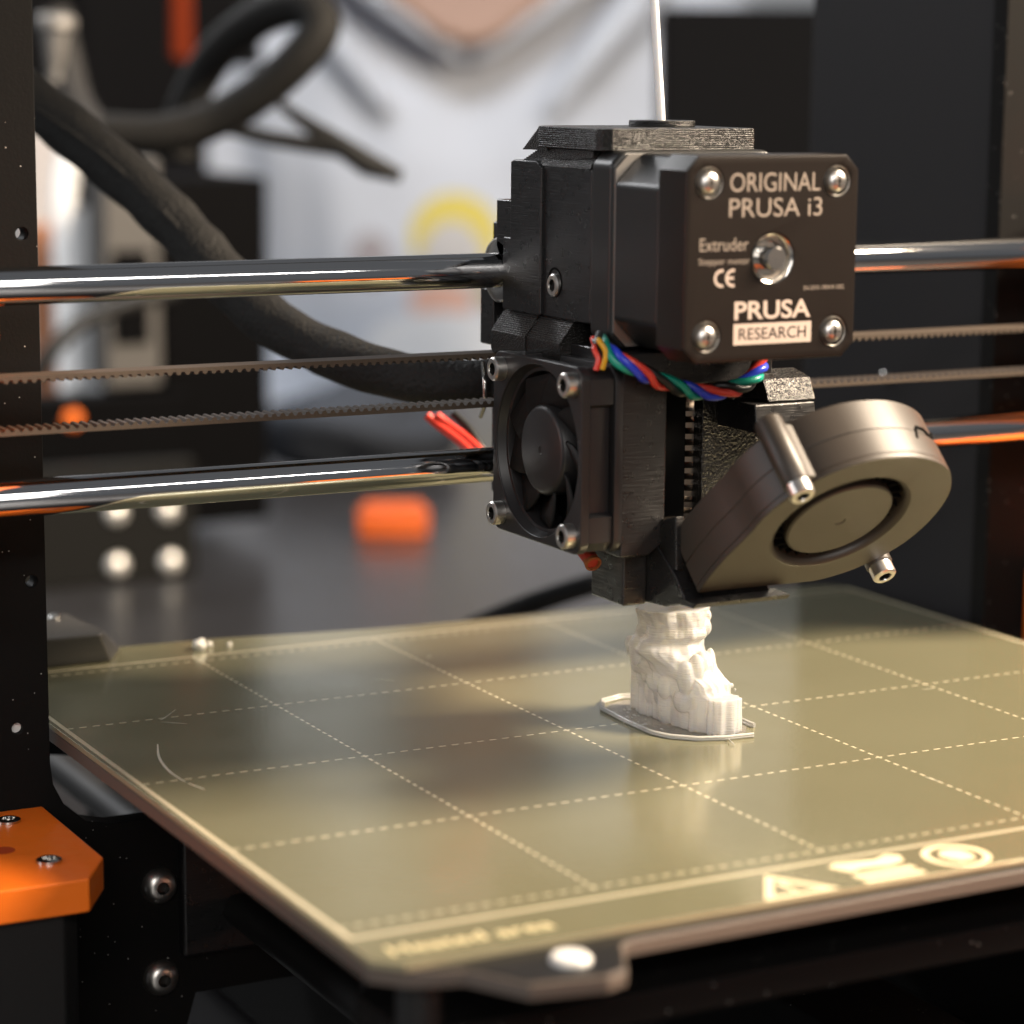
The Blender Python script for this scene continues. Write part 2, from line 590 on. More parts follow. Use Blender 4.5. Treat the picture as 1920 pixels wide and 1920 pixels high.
def lettering(name, text, x0, x1, z0, z1, org_fn, material, parent, bold=0.0, thick=0.06):
    """letters of a built-in font, fitted into a rectangle; org_fn maps (a, b, c) to the place"""
    cu = bpy.data.curves.new("letters", 'FONT')
    cu.body = text
    cu.size = 10
    cu.offset = bold
    cu.resolution_u = 4
    o = bpy.data.objects.new("letters", cu)
    COL.objects.link(o)
    bpy.context.view_layer.update()
    me = bpy.data.meshes.new_from_object(o.evaluated_get(bpy.context.evaluated_depsgraph_get()))
    vs = [v.co.copy() for v in me.vertices]
    fs = [tuple(p.vertices) for p in me.polygons]
    ax0, ax1 = min(v.x for v in vs), max(v.x for v in vs)
    ay0, ay1 = min(v.y for v in vs), max(v.y for v in vs)
    mb = MB()
    mb.add([org_fn(x0 + (v.x - ax0) / (ax1 - ax0) * (x1 - x0), z0 + (v.y - ay0) / (ay1 - ay0) * (z1 - z0), thick) for v in vs], fs)
    bpy.data.objects.remove(o); bpy.data.curves.remove(cu); bpy.data.meshes.remove(me)
    return obj(name, mb, material, parent, smooth=0)


def socket_screw(parent, base, ax, r=2.7, h=3.0, name="screw", material=None):
    """cap head with a hexagon socket; base on the surface, ax outwards"""
    ax = Vector(ax).normalized(); base = Vector(base)
    mb = MB()
    mb.lathe([(r, 0), (r, h - .35), (r - .35, h), (r * .56, h), (r * .52, h - .3)], base, ax, 28, cap=False)
    s = obj(name, mb, material or M_SCREW, parent)
    k = MB()
    k.lathe([(r * .56, h - .1), (r * .52, h * .35), (0.05, h * .35)], base, ax, 6, cap=False)
    obj("socket", k, M_SHADEDMETAL, s, smooth=0)
    return s


# ------------------------------------------------------------------ setting: table and wall
structure("table", MB().box(-900, 1900, -900, 1330, -125, -95), M_TABLE, bevel=2)
structure("back_wall", MB().box(-1500, 4200, 3600, 3640, -900, 2300), M_WALL)

# ------------------------------------------------------------------ the printer's gantry
pr = thing("printer_frame", (-30, 155, -95), "black powder coated gantry frame with steel guide rods and orange bracket", "printer frame")
outer = [(-62, -95), (22, -95), (30, -68), (220, -68), (228, -95), (312, -95), (312, 330), (-62, 330)]
op = [(-4, -8), (-3.4, -13), (-1, -18), (4, -22.5), (10, -24), (244.5, -24), (250.5, -22.5), (255.5, -18), (257.9, -13), (258.5, -8), (258.5, 262), (-4, 262)]
mb = MB()
mb.plate(outer, [op, circle(-7.6, 110.9, 1.35, 20), circle(-7.3, 34.1, 1.35, 20), circle(-11.4, .9, 1.25, 20)],
         (0, 158, 0), (1, 0, 0), (0, 0, 1), 6, bev=.35)
plate = flatten(obj("frame_plate", mb, M_FRAME, pr, smooth=30))
obj("hole_plug", MB().cyl((-11.4, 153.4, .9), (-11.4, 157, .9), 1.2), M_WHITE, plate)
for z in (-40.3, -62.7):
    s = obj("button_bolt", MB().lathe([(4.3, 0), (4.25, .6), (3.8, 1.7), (3.0, 2.5), (2.2, 2.85), (1.5, 2.9)], (21.2, 152, z), (0, -1, 0), 36, cap=False), M_SCREW, pr, smooth=60)
    obj("socket", MB().lathe([(1.52, 2.9), (1.45, 1.4), (.05, 1.4)], (21.2, 152, z), (0, -1, 0), 6, cap=False), M_SHADEDMETAL, s, smooth=0)
for z in (101.6, 56.8):
    obj("guide_rod", MB().lathe([(3.4, 0), (4, .6), (4, 409.4), (3.4, 410)], (-75, 130, z), (1, 0, 0), 64), M_ROD, pr, smooth=60)


def belt_run(z, up):
    """toothed belt run along x, 6 mm wide; teeth pointing up or down"""
    s = 1 if up else -1
    prof = []
    x = -46.0
    while x < 300:
        prof += [(x, .35), (x + .28, .95), (x + .8, 1.08), (x + 1.06, .92), (x + 1.34, .35)]
        x += 2.0
    poly = [(px, z + s * pz) for px, pz in prof] + [(300, z - s * .45), (-46, z - s * .45)]
    return poly


for z, up in ((82.6, False), (71.0, True)):
    poly = belt_run(z, up)
    n = len(poly)
    mb = MB()
    # quads for the sides, built tooth by tooth so the long outline stays clean
    top = poly[:-2]
    s = 1 if up else -1
    for i in range(len(top) - 1):
        (xa, za), (xb, zb) = top[i], top[i + 1]
        zb0 = z - s * .45
        mb.add([(xa, 127, za), (xb, 127, zb), (xb, 133, zb), (xa, 133, za)], [(0, 1, 2, 3)])
        mb.add([(xa, 127, zb0), (xb, 127, zb0), (xb, 127, zb), (xa, 127, za)], [(0, 1, 2, 3)])
        mb.add([(xa, 133, zb0), (xb, 133, zb0), (xb, 133, zb), (xa, 133, za)], [(0, 1, 2, 3)])
        mb.add([(xa, 127, zb0), (xb, 127, zb0), (xb, 133, zb0), (xa, 133, zb0)], [(0, 1, 2, 3)])
    obj("toothed_belt", mb, M_BELT, pr, smooth=0)

# orange bracket over the lift motor, and the carriers at both ends of the rods
mb = MB().prism([(-75, 97), (-13.5, 97), (-6.2, 109.5), (-6.2, 151.6), (-75, 151.6)], 2, -24.8, -17.5)
br = obj("orange_bracket", mb, M_ORANGE, pr, bevel=.5)
for x, y in ((-16.6, 143.2), (-17.4, 111.6)):
    s = obj("bracket_screw", MB().lathe([(2.75, 0), (2.7, .5), (2.2, .75), (1.5, .75), (1.4, .2), (.05, .2)], (x, y, -17.5), (0, 0, 1), 24, cap=False), M_STEEL, br)
obj("bracket_hole", MB().cyl((-23.9, 123.1, -17.46), (-23.9, 123.1, -17.44), 2.6), mat("shaded_orange", (.45, .05, .004), .7), br)  # flat disc, the hole's shade put into a darker orange
obj("lift_motor", MB().prism([(-72, 100), (-18, 100), (-14, 104), (-14, 150)] + [(-72, 150)], 2, -94.5, -25), M_MOTOR, pr, bevel=.6)
obj("carrier_nub", MB().box(-40, -17.8, 135.5, 145, 89, 97.5), M_ORANGE, pr, bevel=.8)
for x0, x1 in ((-64, -26.5), (272, 310)):
    obj("rod_carrier", MB().prism([(x0, 117), (x1, 117), (x1, 146), (x0, 146)], 2, 44, 114), M_ORANGE, pr, bevel=1.5)
# power supply on the right upright
ps = obj("power_supply", MB().box(262, 312, 158.5, 247, -94, 300), M_PSU, pr, bevel=1.2)
obj("supply_screw", MB().lathe([(1.9, 0), (1.8, .6), (1.2, 1.1), (.05, 1.2)], (262, 205, 60.5), (-1, 0, 0), 20, cap=False), M_STEEL, ps)
obj("orange_bracket", MB().box(271.5, 330, 112, 151.4, -25, 14), M_ORANGE, pr, bevel=1.0)
# runway of the bed: smooth rods, end plate
for x in (40, 74, 160, 212, 236):
    if x in (40, 212):
        obj("bed_rod", MB().cyl((x, -110, -48), (x, 330, -48), 4, seg=32), M_BLACK, pr)
    else:
        obj("bed_rail", MB().box(x - 15, x + 15, -105, 320, -93, -64), M_FRAME, pr, bevel=1)  # one rail more than real, added to keep the underside dark
obj("front_plate", MB().box(20, 232, -116, -110, -94, -36), M_FRAME, pr, bevel=1)
dis = obj("display_housing", MB().prism([(-205, -94), (-135, -94), (-119, -52), (-150, -14), (-205, -52)], 0, 70, 250), M_ORANGE, pr, bevel=1.5)
obj("display_screen", MB().add([(95, -196.5, -45.8), (190, -196.5, -45.8), (190, -160, -20.6), (95, -160, -20.6)], [(0, 1, 2, 3)]), M_BLACK, dis)

# ------------------------------------------------------------------ heated bed and its carriage
bed = thing("heated_bed", (125, 100, -22), "black heated bed plate with pale edge under the golden sheet", "heated bed")
out = [(-2.4, -16), (2.5, -21.2), (7, -23.2), (11.5, -24.5), (18, -35.5), (31.5, -38.0), (36, -36.4), (41.5, -25.4), (44, -24.2), (250, -22), (253, -18), (253, 214), (248, 219), (2, 219), (-2.4, 214)]
bp = obj("bed_plate", MB().prism(out, 2, -4.4, -1.5), M_BEDEDGE, bed, bevel=.25)
out2 = [(-2.0, -15.6), (2.7, -20.8), (7.2, -22.8), (12, -24.1), (18.4, -34.9), (31.3, -37.3), (35.6, -36), (41.1, -25), (44, -23.8), (249.7, -21.6), (252.5, -17.8), (252.5, 213.6), (247.6, 218.5), (2.2, 218.5), (-2, 213.6)]
obj("bed_face", MB().prism(out2, 2, -1.49, -1.25), M_BEDBLACK, bed)
sc = obj("bed_screw", MB().lathe([(3.6, 0), (3.6, .5), (3.0, 1.1), (.05, 1.25)], (29.2, -29.0, -1.25), (0, 0, 1), 28, cap=False), M_WHITE, bed)
for x, y in ((8, -14), (244, -14), (8, 206), (244, 206), (126, 100)):
    obj("spacer", MB().cyl((x, y, -14), (x, y, -4.4), 4), M_BLACK, bed)
obj("bed_carriage", MB().prism([(4, -18), (246, -18), (246, 4), (205, 30), (205, 180), (246, 205), (246, 215), (4, 215), (4, 205), (45, 180), (45, 30), (4, 4)], 2, -20, -14), M_FRAME, bed, bevel=.5)
for y in (35, 165):
    for x in (40, 212):
        obj("bearing_block", MB().box(x - 14, x + 14, y - 16, y + 16, -58, -20), M_PRINT, bed, bevel=1)

# ------------------------------------------------------------------ spring steel sheet
so = [(-2.6, -17), (2.0, -21.6), (248, -21.6), (252.6, -17), (252.6, 205), (250.5, 209.5), (246, 212.5), (200, 213), (140, 213.2), (110, 214.5), (88, 217.5), (62, 222), (30, 224), (6, 224), (-2.6, 218)]
SHEET_C = (125.0, 101.2)
mb = MB().prism(so, 2, -1.2, 0.0)
sheet = obj("print_sheet", mb, sheet_material(), None, bevel=.12, origin=(125.0, 101.2, -1.2))
sheet.data.materials.append(M_SHEETEDGE)
for pl in sheet.data.polygons:
    if abs(pl.normal.z) < .5: pl.material_index = 1
tag(sheet, "golden spring steel print sheet with dashed grid and warning icons", "print sheet")
M_MARK = mat("cream_printed_mark", (0.80, 0.68, 0.46), 0.4)
flat = lambda a, b, c: (a, b, c)
lettering("sheet_lettering", "Heated area", 2.2, 33.5, -16.4, -12.2, flat, mat("faint_printed_mark", (.74, .64, .38), .4), sheet, bold=.05, thick=.03)
M_SCRATCH = mat("pale_scratch", (.48, .45, .36), .45)
for pts, wdt in (([(13.2, 129), (9.6, 118), (7.9, 107), (8.0, 98)], .30), ([(8.2, 97), (9.6, 91)], .20), ([(27.6, 156.3), (22.5, 150), (20.9, 148.6)], .10), ([(20.5, 147), (25.2, 142.8)], .12),
                 ([(81.8, 163.2), (85, 159.2)], .12), ([(103.6, 179), (104.2, 178.6)], .25), ([(196, 96), (199, 95.4)], .12), ([(150, 28), (149.6, 33)], .14)):
    P = spline([(x, y, 0.012) for x, y in pts], 5)
    mb = MB()
    for i in range(len(P) - 1):
        d = (P[i + 1] - P[i]).normalized(); nn = Vector((-d.y, d.x, 0))
        w0 = wdt * (.35 + .65 * math.sin((i + .3) / len(P) * math.pi)); w1 = wdt * (.35 + .65 * math.sin((i + 1.3) / len(P) * math.pi))
        mb.add([P[i] - nn * w0, P[i + 1] - nn * w1, P[i + 1] + nn * w1, P[i] + nn * w0], [(0, 1, 2, 3)])
    obj("scratch", mb, M_SCRATCH, sheet, smooth=0)
# warning triangle
mb = MB()
tri = [(73.9, -20.6), (90.2, -20.6), (82.0, -8.2)]
cx, cy = 82.05, -16.5
tin = [(cx + (x - cx) * .66, cy + (y - cy) * .66) for x, y in tri]
mb.plate(tri, [tin], (0, 0, .02), (1, 0, 0), (0, 1, 0), .04)
mb.plate([(81.1, -13), (82.9, -13), (82.5, -16.4), (81.5, -16.4)], [], (0, 0, .02), (1, 0, 0), (0, 1, 0), .04)
mb.plate(circle(82, -17.6, .8, 12), [], (0, 0, .02), (1, 0, 0), (0, 1, 0), .04)
obj("warning_triangle_mark", mb, M_MARK, sheet, smooth=0)
# hand over a hot surface
mb = MB()
mb.plate([(95.2, -9.6), (97.6, -8.0), (106, -9.4), (109.5, -7.8), (111.8, -9.4), (110.6, -12.4), (106.5, -13.6), (100.5, -12.8), (97.5, -13.8)], [], (0, 0, .02), (1, 0, 0), (0, 1, 0), .04)
mb.plate([(96.5, -17.4), (110, -17.4), (110, -15.2), (96.5, -15.2)], [], (0, 0, .02), (1, 0, 0), (0, 1, 0), .04)
mb.plate([(96.5, -20.4), (110, -20.4), (110, -18.4), (96.5, -18.4)], [], (0, 0, .02), (1, 0, 0), (0, 1, 0), .04)
obj("hot_surface_mark", mb, M_MARK, sheet, smooth=0)
mb = MB()
mb.plate(circle(121.5, -14.2, 6.7, 40), [circle(121.5, -14.2, 5.2, 40)], (0, 0, .02), (1, 0, 0), (0, 1, 0), .04)
mb.plate([(118.4, -13.2), (119.5, -11.3), (121, -10.4), (123, -10.6), (124.6, -12), (124.8, -15), (123.6, -17.4), (120.4, -17.4), (119.2, -15.6)], [], (0, 0, .02), (1, 0, 0), (0, 1, 0), .04)
obj("no_touch_mark", mb, M_MARK, sheet, smooth=0)

# ------------------------------------------------------------------ the half printed model, its skirt, crumbs
def lerp_tab(tab, t):
    for (a, *va), (b, *vb) in zip(tab, tab[1:]):
        if t <= b:
            k = (t - a) / (b - a)
            k = k * k * (3 - 2 * k)
            return [x + (y - x) * k for x, y in zip(va, vb)]
    return tab[-1][1:]


# height: centre x, y, half length (towards y), half width, turn in degrees
TAB = [(4, 128.0, 96.0, 14.6, 5.0, 6), (7, 128.0, 95.8, 14.6, 6.0, 6), (10, 127.4, 96.4, 13.4, 6.8, 4), (14, 126.4, 98.0, 11.4, 7.8, 0),
       (17.6, 125.4, 99.4, 9.6, 8.6, -6), (19.2, 126.0, 99.6, 8.6, 7.9, -8), (20.6, 127.0, 98.8, 8.8, 8.1, -4), (23.2, 127.0, 98.8, 7.8, 8.1, 0), (26.4, 126.6, 99.2, 8.0, 8.4, 0)]
mb = MB()
SEG, LAY = 96, 64
for j in range(LAY + 1):
    z = 4 + 22.4 * j / LAY
    cx, cy, A, B, tw = lerp_tab(TAB, z)
    ca, sa = math.cos(R_(tw)), math.sin(R_(tw))
    for k in range(SEG):
        a = 2 * math.pi * k / SEG
        dx, dy = math.cos(a), math.sin(a)
        n1 = noise.noise((dx * 1.9 + 5, dy * 1.9, z * .09)) * .20
        n2 = noise.noise((dx * 4.2, dy * 4.2 + 3, z * .16)) * .10
        n3 = noise.noise((dx * 15, dy * 15, z * .05)) * (.10 if z < 13 else .05) + noise.noise((dx * 7, dy * 7, int(z * .9) * 3.1)) * .035
        rr = 1 + n1 + n2 + n3
        px, py = B * dx * rr, A * dy * rr
        mb.v.append(Vector((cx + px * ca - py * sa, cy + px * sa + py * ca, z)))
for j in range(LAY):
    for k in range(SEG):
        k2 = (k + 1) % SEG
        mb.f.append((j * SEG + k, j * SEG + k2, (j + 1) * SEG + k2, (j + 1) * SEG + k))
mb.f.append(tuple(range(SEG))[::-1]); mb.f.append(tuple(range(LAY * SEG, (LAY + 1) * SEG)))
# standing columns of the foot, ribbed, from the back left to the block at the front right
def column(cx, cy, rx, ry, h, nrib, seed, flare=0.0):
    prof = []
    N_ = nrib * 6
    for lvl in range(9):
        t = lvl / 8
        row = []
        for k in range(N_):
            a = 2 * math.pi * k / N_
            rib = .10 * math.cos(a * nrib) + .12 * noise.noise((math.cos(a) * 2, math.sin(a) * 2, seed)) + .05 * noise.noise((math.cos(a) * 6, math.sin(a) * 6, seed + t * 2))
            e = .72
            ca_, sa_ = math.cos(a), math.sin(a)
            f = (1 + rib) * (1 - flare * t)
            row.append((cx + rx * math.copysign(abs(ca_) ** e, ca_) * f, cy + ry * math.copysign(abs(sa_) ** e, sa_) * f, .2 + h * t))
        prof += row
    fs = []
    for lvl in range(8):
        for k in range(N_):
            k2 = (k + 1) % N_
            fs.append((lvl * N_ + k, lvl * N_ + k2, (lvl + 1) * N_ + k2, (lvl + 1) * N_ + k))
    fs.append(tuple(range(N_))[::-1]); fs.append(tuple(range(8 * N_, 9 * N_)))
    mb.add(prof, fs)


rng = random.Random(11)
for i in range(24):
    z = rng.uniform(5, 25)
    cx, cy, A, B, tw = lerp_tab(TAB, z)
    a = rng.uniform(math.pi * .75, math.pi * 2.05)
    r = rng.uniform(.7, 1.7) * (1.1 if z < 19 else .8)
    mb.sphere((cx + B * .97 * math.cos(a), cy + A * .97 * math.sin(a), z), (r, r * rng.uniform(.9, 1.8), r * rng.uniform(1.2, 3.0)), 12, 9)
for x, y, z, r in ((117.6, 102.5, 17.2, 1.0), (118.0, 103.0, 15.6, .9), (132.2, 93.6, 22.0, 1.6), (135.2, 86.4, 9.6, .5), (135.4, 85.4, 8.8, .4)):
    mb.sphere((x, y, z), (r, r, r * 1.3), 10, 7)
column(125.6, 109.6, 2.4, 2.6, 11.5, 7, 1)
column(125.0, 104.6, 3.0, 3.4, 10.0, 8, 2)
column(125.6, 98.2, 3.0, 3.6, 11.0, 9, 3)
column(126.2, 92.0, 3.0, 3.2, 10.5, 8, 4)
column(127.4, 87.4, 3.6, 3.2, 9.6, 9, 5, .1)
column(130.2, 82.8, 4.4, 3.4, 8.0, 13, 6, .03)
column(132.4, 88.6, 3.0, 3.8, 10.4, 9, 7, .2)
M_MODEL = model_material()
md = obj("printed_model", mb, M_MODEL, None, smooth=50)
rm = md.modifiers.new("one skin", 'REMESH'); rm.mode = 'VOXEL'; rm.voxel_size = .26 * MM; rm.use_smooth_shade = True
sf = md.modifiers.new("melt", 'SMOOTH'); sf.factor = .5; sf.iterations = 5
tag(md, "milky translucent half printed lumpy model standing on the sheet", "printed model")

M_SKIRT = mat("clear_filament_line", (.88, .87, .83), .12, trans=.62, ior=1.45, noise_bump=(900, .5, .2))
loop = [(139.4, 83.2), (139.6, 93), (136.5, 110), (133, 118), (125.6, 120.2), (119.5, 118.2), (116.0, 112.2), (115.2, 100), (115.2, 88), (117, 83.4), (121.7, 78.8), (127.5, 76.8), (134.6, 76.2)]
mb = MB()
for k, (dz, off) in enumerate(((.32, 0), (.80, 0.0), (.32, .62))):
    c = Vector((127.5, 98, 0))
    pts = []
    for i, (x, y) in enumerate(loop):
        p = Vector((x, y, dz)); d = (p - c); d.z = 0
        pts.append(p - d.normalized() * off)
    mb.tube(pts, .36, 8)
sk = obj("skirt_loop", mb, M_SKIRT, None, smooth=60)
tag(sk, "clear plastic outline laid around the foot of the printed model", "plastic outline")
mb = MB()
ins = [(c[0] + (127.5 - c[0]) * .1, c[1] + (98 - c[1]) * .1) for c in loop]
NN = 26
rows = []
mb.prism([(x, y) for x, y in ins], 2, .02, .16)
rf = obj("first_layer", mb, mat("clear_first_layer", (.36, .34, .29), .14, trans=.5, noise_bump=(700, .8, .3)), sk)
mb = MB()
for i in range(24):
    t = random.random()
    x, y = random.uniform(117.5, 126), random.uniform(84, 113)
    r = random.uniform(.18, .5)
    mb.sphere((x, y, .18), (r, r * random.uniform(1, 2.2), r * .7), 8, 6)
bl = obj("plastic_blobs", mb, M_SKIRT, sk); bl["kind"] = "stuff"
mb = MB().tube(spline([(128, 76.3, .5), (127, 74.2, .7), (126.9, 72.2, .3)], 5), .13, 6)
obj("stray_strand", mb, M_SKIRT, sk)

for nm, (x, y, r), lab in ((0, (54.6, 211.4, 1.7), "largest white crumb at the back edge of the golden sheet"),
                           (1, (58.0, 213.4, .85), "small white crumb just right of the largest crumb"),
                           (2, (62.9, 211.9, .6), "smallest white crumb, rightmost at the back edge of the sheet")):
    mb = MB().sphere((0, 0, 0), 1, 14, 9)
    for i, v in enumerate(mb.v):
        q = v * (1 + .5 * noise.noise(v * 1.7 + Vector((nm * 9, 0, 0))))
        mb.v[i] = Vector((x + q.x * r, y + q.y * r, r * .82 + q.z * r * .9))
    tag(obj("plastic_crumb", mb, M_FOAM, None, smooth=60), lab, "crumb", "white crumbs on the sheet")

# ------------------------------------------------------------------ print head
hd = thing("extruder", (118, 95, 33), "black print head with geared motor, square fan and tilted round blower", "print head")
CXM, CZM = 117.9, 109.3


def octo(h, c, cx=CXM, cz=CZM):
    return [(cx - h + c, cz - h), (cx + h - c, cz - h), (cx + h, cz - h + c), (cx + h, cz + h - c), (cx + h - c, cz + h), (cx - h + c, cz + h), (cx - h, cz + h - c), (cx - h, cz - h + c)]


SCREWS = [(CXM + sx * 15.5, CZM + sz * 15.5) for sx in (-1, 1) for sz in (-1, 1)]
# motor: painted core first, the caps and small parts hang below it
mot = obj("motor", MB().prism(octo(20.5, 6.4), 1, 59.5, 77.8), M_MOTOR, hd, bevel=.9)
obj("front_bell", MB().prism(octo(20.9, 2.8), 1, 78.2, 87.2), M_MOTOR, mot, bevel=1.2, bseg=3)
obj("stator_edge", MB().prism(octo(20.2, 3.0), 1, 77.6, 78.2), mat("bare_stator_steel", (.5, .46, .42), .35, metal=.9), mot)
mb = MB().plate(octo(20.9, 3.0), [circle(x, z, 3.15, 28) for x, z in SCREWS] + [circle(CXM, CZM, 5.0, 40)], (0, 59.5, 0), (1, 0, 0), (0, 0, 1), 11, bev=.55)
cap = flatten(obj("rear_cap", mb, M_MOTORFACE, mot, smooth=32))
obj("cap_floor", MB().prism(octo(20, 4), 1, 51.6, 52.2), M_SHADEDMETAL, mot)
for x, z in SCREWS:
    obj("motor_screw", MB().lathe([(2.55, 0), (2.55, 1.3), (2.35, 2.0), (1.75, 2.65), (.9, 2.95), (.55, 2.95), (.4, 2.5), (.05, 2.45)], (x, 50.6, z), (0, -1, 0), 28, cap=False), M_SCREW, mot, smooth=50)
    mb = MB()
    mb.box(x - 1.3, x + 1.3, 47.66, 47.8, z - .22, z + .22)
    mb.box(x - .22, x + .22, 47.64, 47.79, z - 1.3, z + 1.3)
    obj("cross_slot", mb, M_SHADEDMETAL, mot, smooth=0)
    obj("screw_well", MB().lathe([(3.2, .2), (3.05, -.12), (2.85, .1)], (x, 48.5, z), (0, 1, 0), 28, cap=False), M_STEEL_D, mot)
obj("shaft", MB().lathe([(2.45, 0), (2.45, 6), (2.2, 6.3), (.05, 6.3)], (CXM, 53.2, CZM), (0, -1, 0), 32, cap=False), M_STEEL, mot)
obj("shaft_bearing", MB().lathe([(5.0, 0), (5.05, .1), (4.5, .35), (4.2, 1.4), (3.6, 1.5), (3.3, 2.4), (2.5, 2.4)], (CXM, 48.45, CZM), (0, 1, 0), 40, cap=False), M_STEEL, mot, smooth=50)
ft = lambda a, b, c: (a, 48.5 - c, b)
lettering("lettering", "ORIGINAL", 107.3, 129.2, 122.9, 126.7, ft, M_LETTERDARK, mot)
lettering("lettering", "PRUSA i3", 107.2, 129.8, 117.8, 121.6, ft, M_LETTERDARK, mot)
lettering("lettering", "Extruder", 100.4, 112.0, 111.1, 113.7, ft, M_LETTERDARK, mot)
lettering("lettering", "Stepper motor", 100.2, 112.4, 108.0, 109.7, ft, M_LETTERDARK, mot)
lettering("lettering", "SN-2043-190419-1002", 125.7, 135.8, 102.6, 103.5, ft, M_LETTERDARK, mot)
lettering("maker_mark", "PRUSA", 109.0, 127.6, 97.0, 100.8, ft, M_LETTER, mot, bold=.22)
mb = MB().add([(108.9, 48.46, 91.9), (127.9, 48.46, 91.9), (127.9, 48.46, 96.2), (108.9, 48.46, 96.2)], [(0, 1, 2, 3)])
obj("maker_mark_band", mb, M_LETTER, mot, smooth=0)
lettering("maker_mark", "RESEARCH", 110.2, 126.6, 92.9, 95.3, ft, M_MOTORFACE, mot, thick=.08)
# the conformity mark: two open rings, the second with a bar
mb = MB()
for cx_, bar in ((105.75, False), (108.45, True)):
    pts_o = [(cx_ + 1.85 * math.cos(R_(a)), 105.6 + 1.85 * math.sin(R_(a))) for a in range(75, 286, 15)]
    pts_i = [(cx_ + 1.25 * math.cos(R_(a)), 105.6 + 1.25 * math.sin(R_(a))) for a in range(285, 74, -15)]
    mb.add([(x, 48.44, z) for x, z in pts_o + pts_i], [tuple(range(len(pts_o) + len(pts_i)))])
    if bar: mb.add([(cx_ - 1.5, 48.43, 105.3), (cx_ + .2, 48.43, 105.3), (cx_ + .2, 48.43, 105.9), (cx_ - 1.5, 48.43, 105.9)], [(0, 1, 2, 3)])
obj("conformity_mark", mb, M_LETTER, mot, smooth=0)

def layered(poly, z0, z1, pitch, depth, seed=0):
    """walls made of stacked rounded beads of plastic, uneven as printed layers are"""
    pts = []
    n = len(poly)
    for i in range(n):
        a_, b_ = Vector(poly[i]), Vector(poly[(i + 1) % n])
        L_ = (b_ - a_).length
        k = max(1, int(L_ / .6))
        for j in range(k): pts.append(a_ + (b_ - a_) * (j / k))
    n = len(pts)
    nor = []
    for i in range(n):
        t = (pts[(i + 1) % n] - pts[i - 1]).normalized()
        nor.append(Vector((t.y, -t.x)))
    area2 = sum(pts[i].x * pts[(i + 1) % n].y - pts[(i + 1) % n].x * pts[i].y for i in range(n))
    sg = 1 if area2 > 0 else -1
    mb_ = MB()
    lays = int(round((z1 - z0) / pitch))
    rows_ = 0
    for l in range(lays):
        for q in (0.04, .2, .5, .8, .96):
            z = z0 + (l + q) * (z1 - z0) / lays
            bead = depth * (1 - math.sqrt(max(0, 1 - (2 * q - 1) ** 2)))
            for i in range(n):
                j = noise.noise((i * .55, l * 3.7, seed)) * .12 + noise.noise((i * .09, l * 1.3, seed + 5)) * .06
                p = pts[i] - nor[i] * sg * (bead + j)
                mb_.v.append(Vector((p.x, p.y, z + noise.noise((i * .8, l * 5.1, seed + 9)) * .03)))
            rows_ += 1
    for r in range(rows_ - 1):
        for i in range(n):
            i2 = (i + 1) % n
            mb_.f.append((r * n + i, r * n + i2, (r + 1) * n + i2, (r + 1) * n + i))
    mb_.f.append(tuple(range(n))[::-1]); mb_.f.append(tuple(range((rows_ - 1) * n, rows_ * n)))
    return mb_


def stairs(p, q, step=.4, rnd=.12):
    """profile points of a slope printed in layers, from p to q (x or y, z)"""
    p, q = Vector(p), Vector(q)
    k = max(2, int(abs(q.y - p.y) / step))
    out_ = []
    for i in range(k):
        a_ = p + (q - p) * (i / k); b_ = p + (q - p) * ((i + 1) / k)
        out_ += [(a_.x, a_.y), (a_.x, b_.y - rnd * abs(b_.y - a_.y) / step), (a_.x + (b_.x - a_.x) * .25, b_.y)]
    return out_ + [(q.x, q.y)]


M_GLOSS = mat("black_printed_plastic_glossy", (0.012, 0.011, 0.010), 0.24, noise_bump=(2600, 1.0, 0.25))
# printed body behind the motor
bd = obj("extruder_body", MB().prism([(87.3, 93), (87.3, 126.2), (112, 126.2), (112, 93)], 0, 97.4, 138), M_PRINT, hd, bevel=.5)
obj("body_rib", MB().prism([(108.5, 93.2), (108.5, 125.8), (111, 127), (121.5, 127), (123, 126.6), (123, 109.5), (126.5, 109.5), (126.5, 93.2)], 0, 96.6, 137), M_PRINT, bd, bevel=.35)
obj("body_tab", MB().prism([(122.9, 104), (122.9, 117.8), (130.5, 117.8), (130.5, 107.2), (128.5, 104)], 0, 97.0, 136), M_PRINT, bd, bevel=.35)
obj("body_rim", MB().prism([(88.2, 128.6), (88.4, 129.9)] + stairs((112.5, 129.9), (122.5, 126.2), .35) + [(112, 126)], 0, 98.2, 137), M_GLOSS, bd)
obj("body_chamfer", MB().prism([(112, 126.0)] + stairs((97.3, 126.0), (99.6, 129.7), .36) + [(112, 129.7)], 1, 88.0, 110.6), M_GLOSS, bd)
socket_screw(bd, (98.0, 103.2, 100.2), (-1, 0, 0), 2.55, 1.4, "body_screw")
obj("screw_pocket", MB().plate(circle(0, 0, 3.3, 32) , [circle(0, 0, 2.8, 32)], (97.32, 103.1, 100.9), (0, 1, 0), (0, 0, 1), .1), M_HOLE, bd)
# lid with ragged layer lines
lid = obj("extruder_lid", layered([(97.2, 85.5), (97.8, 83.4), (99.4, 82.2), (133.2, 82.2), (135.2, 82.8), (136.2, 84.6), (136.2, 116), (101.5, 116), (97.2, 111)], 130.1, 134.7, .46, .22), M_GLOSS, hd, smooth=0)
obj("lid_corner", MB().prism([(108, 129.4), (108, 134.3)] + stairs((112.2, 134.3), (119.5, 129.4), .35), 0, 97.7, 134), M_GLOSS, lid)
obj("filament_guide", layered(circle(124.6, 104, 7.4, 48), 134.7, 136.0, .32, .14, 3), M_GLOSS, lid, smooth=80)
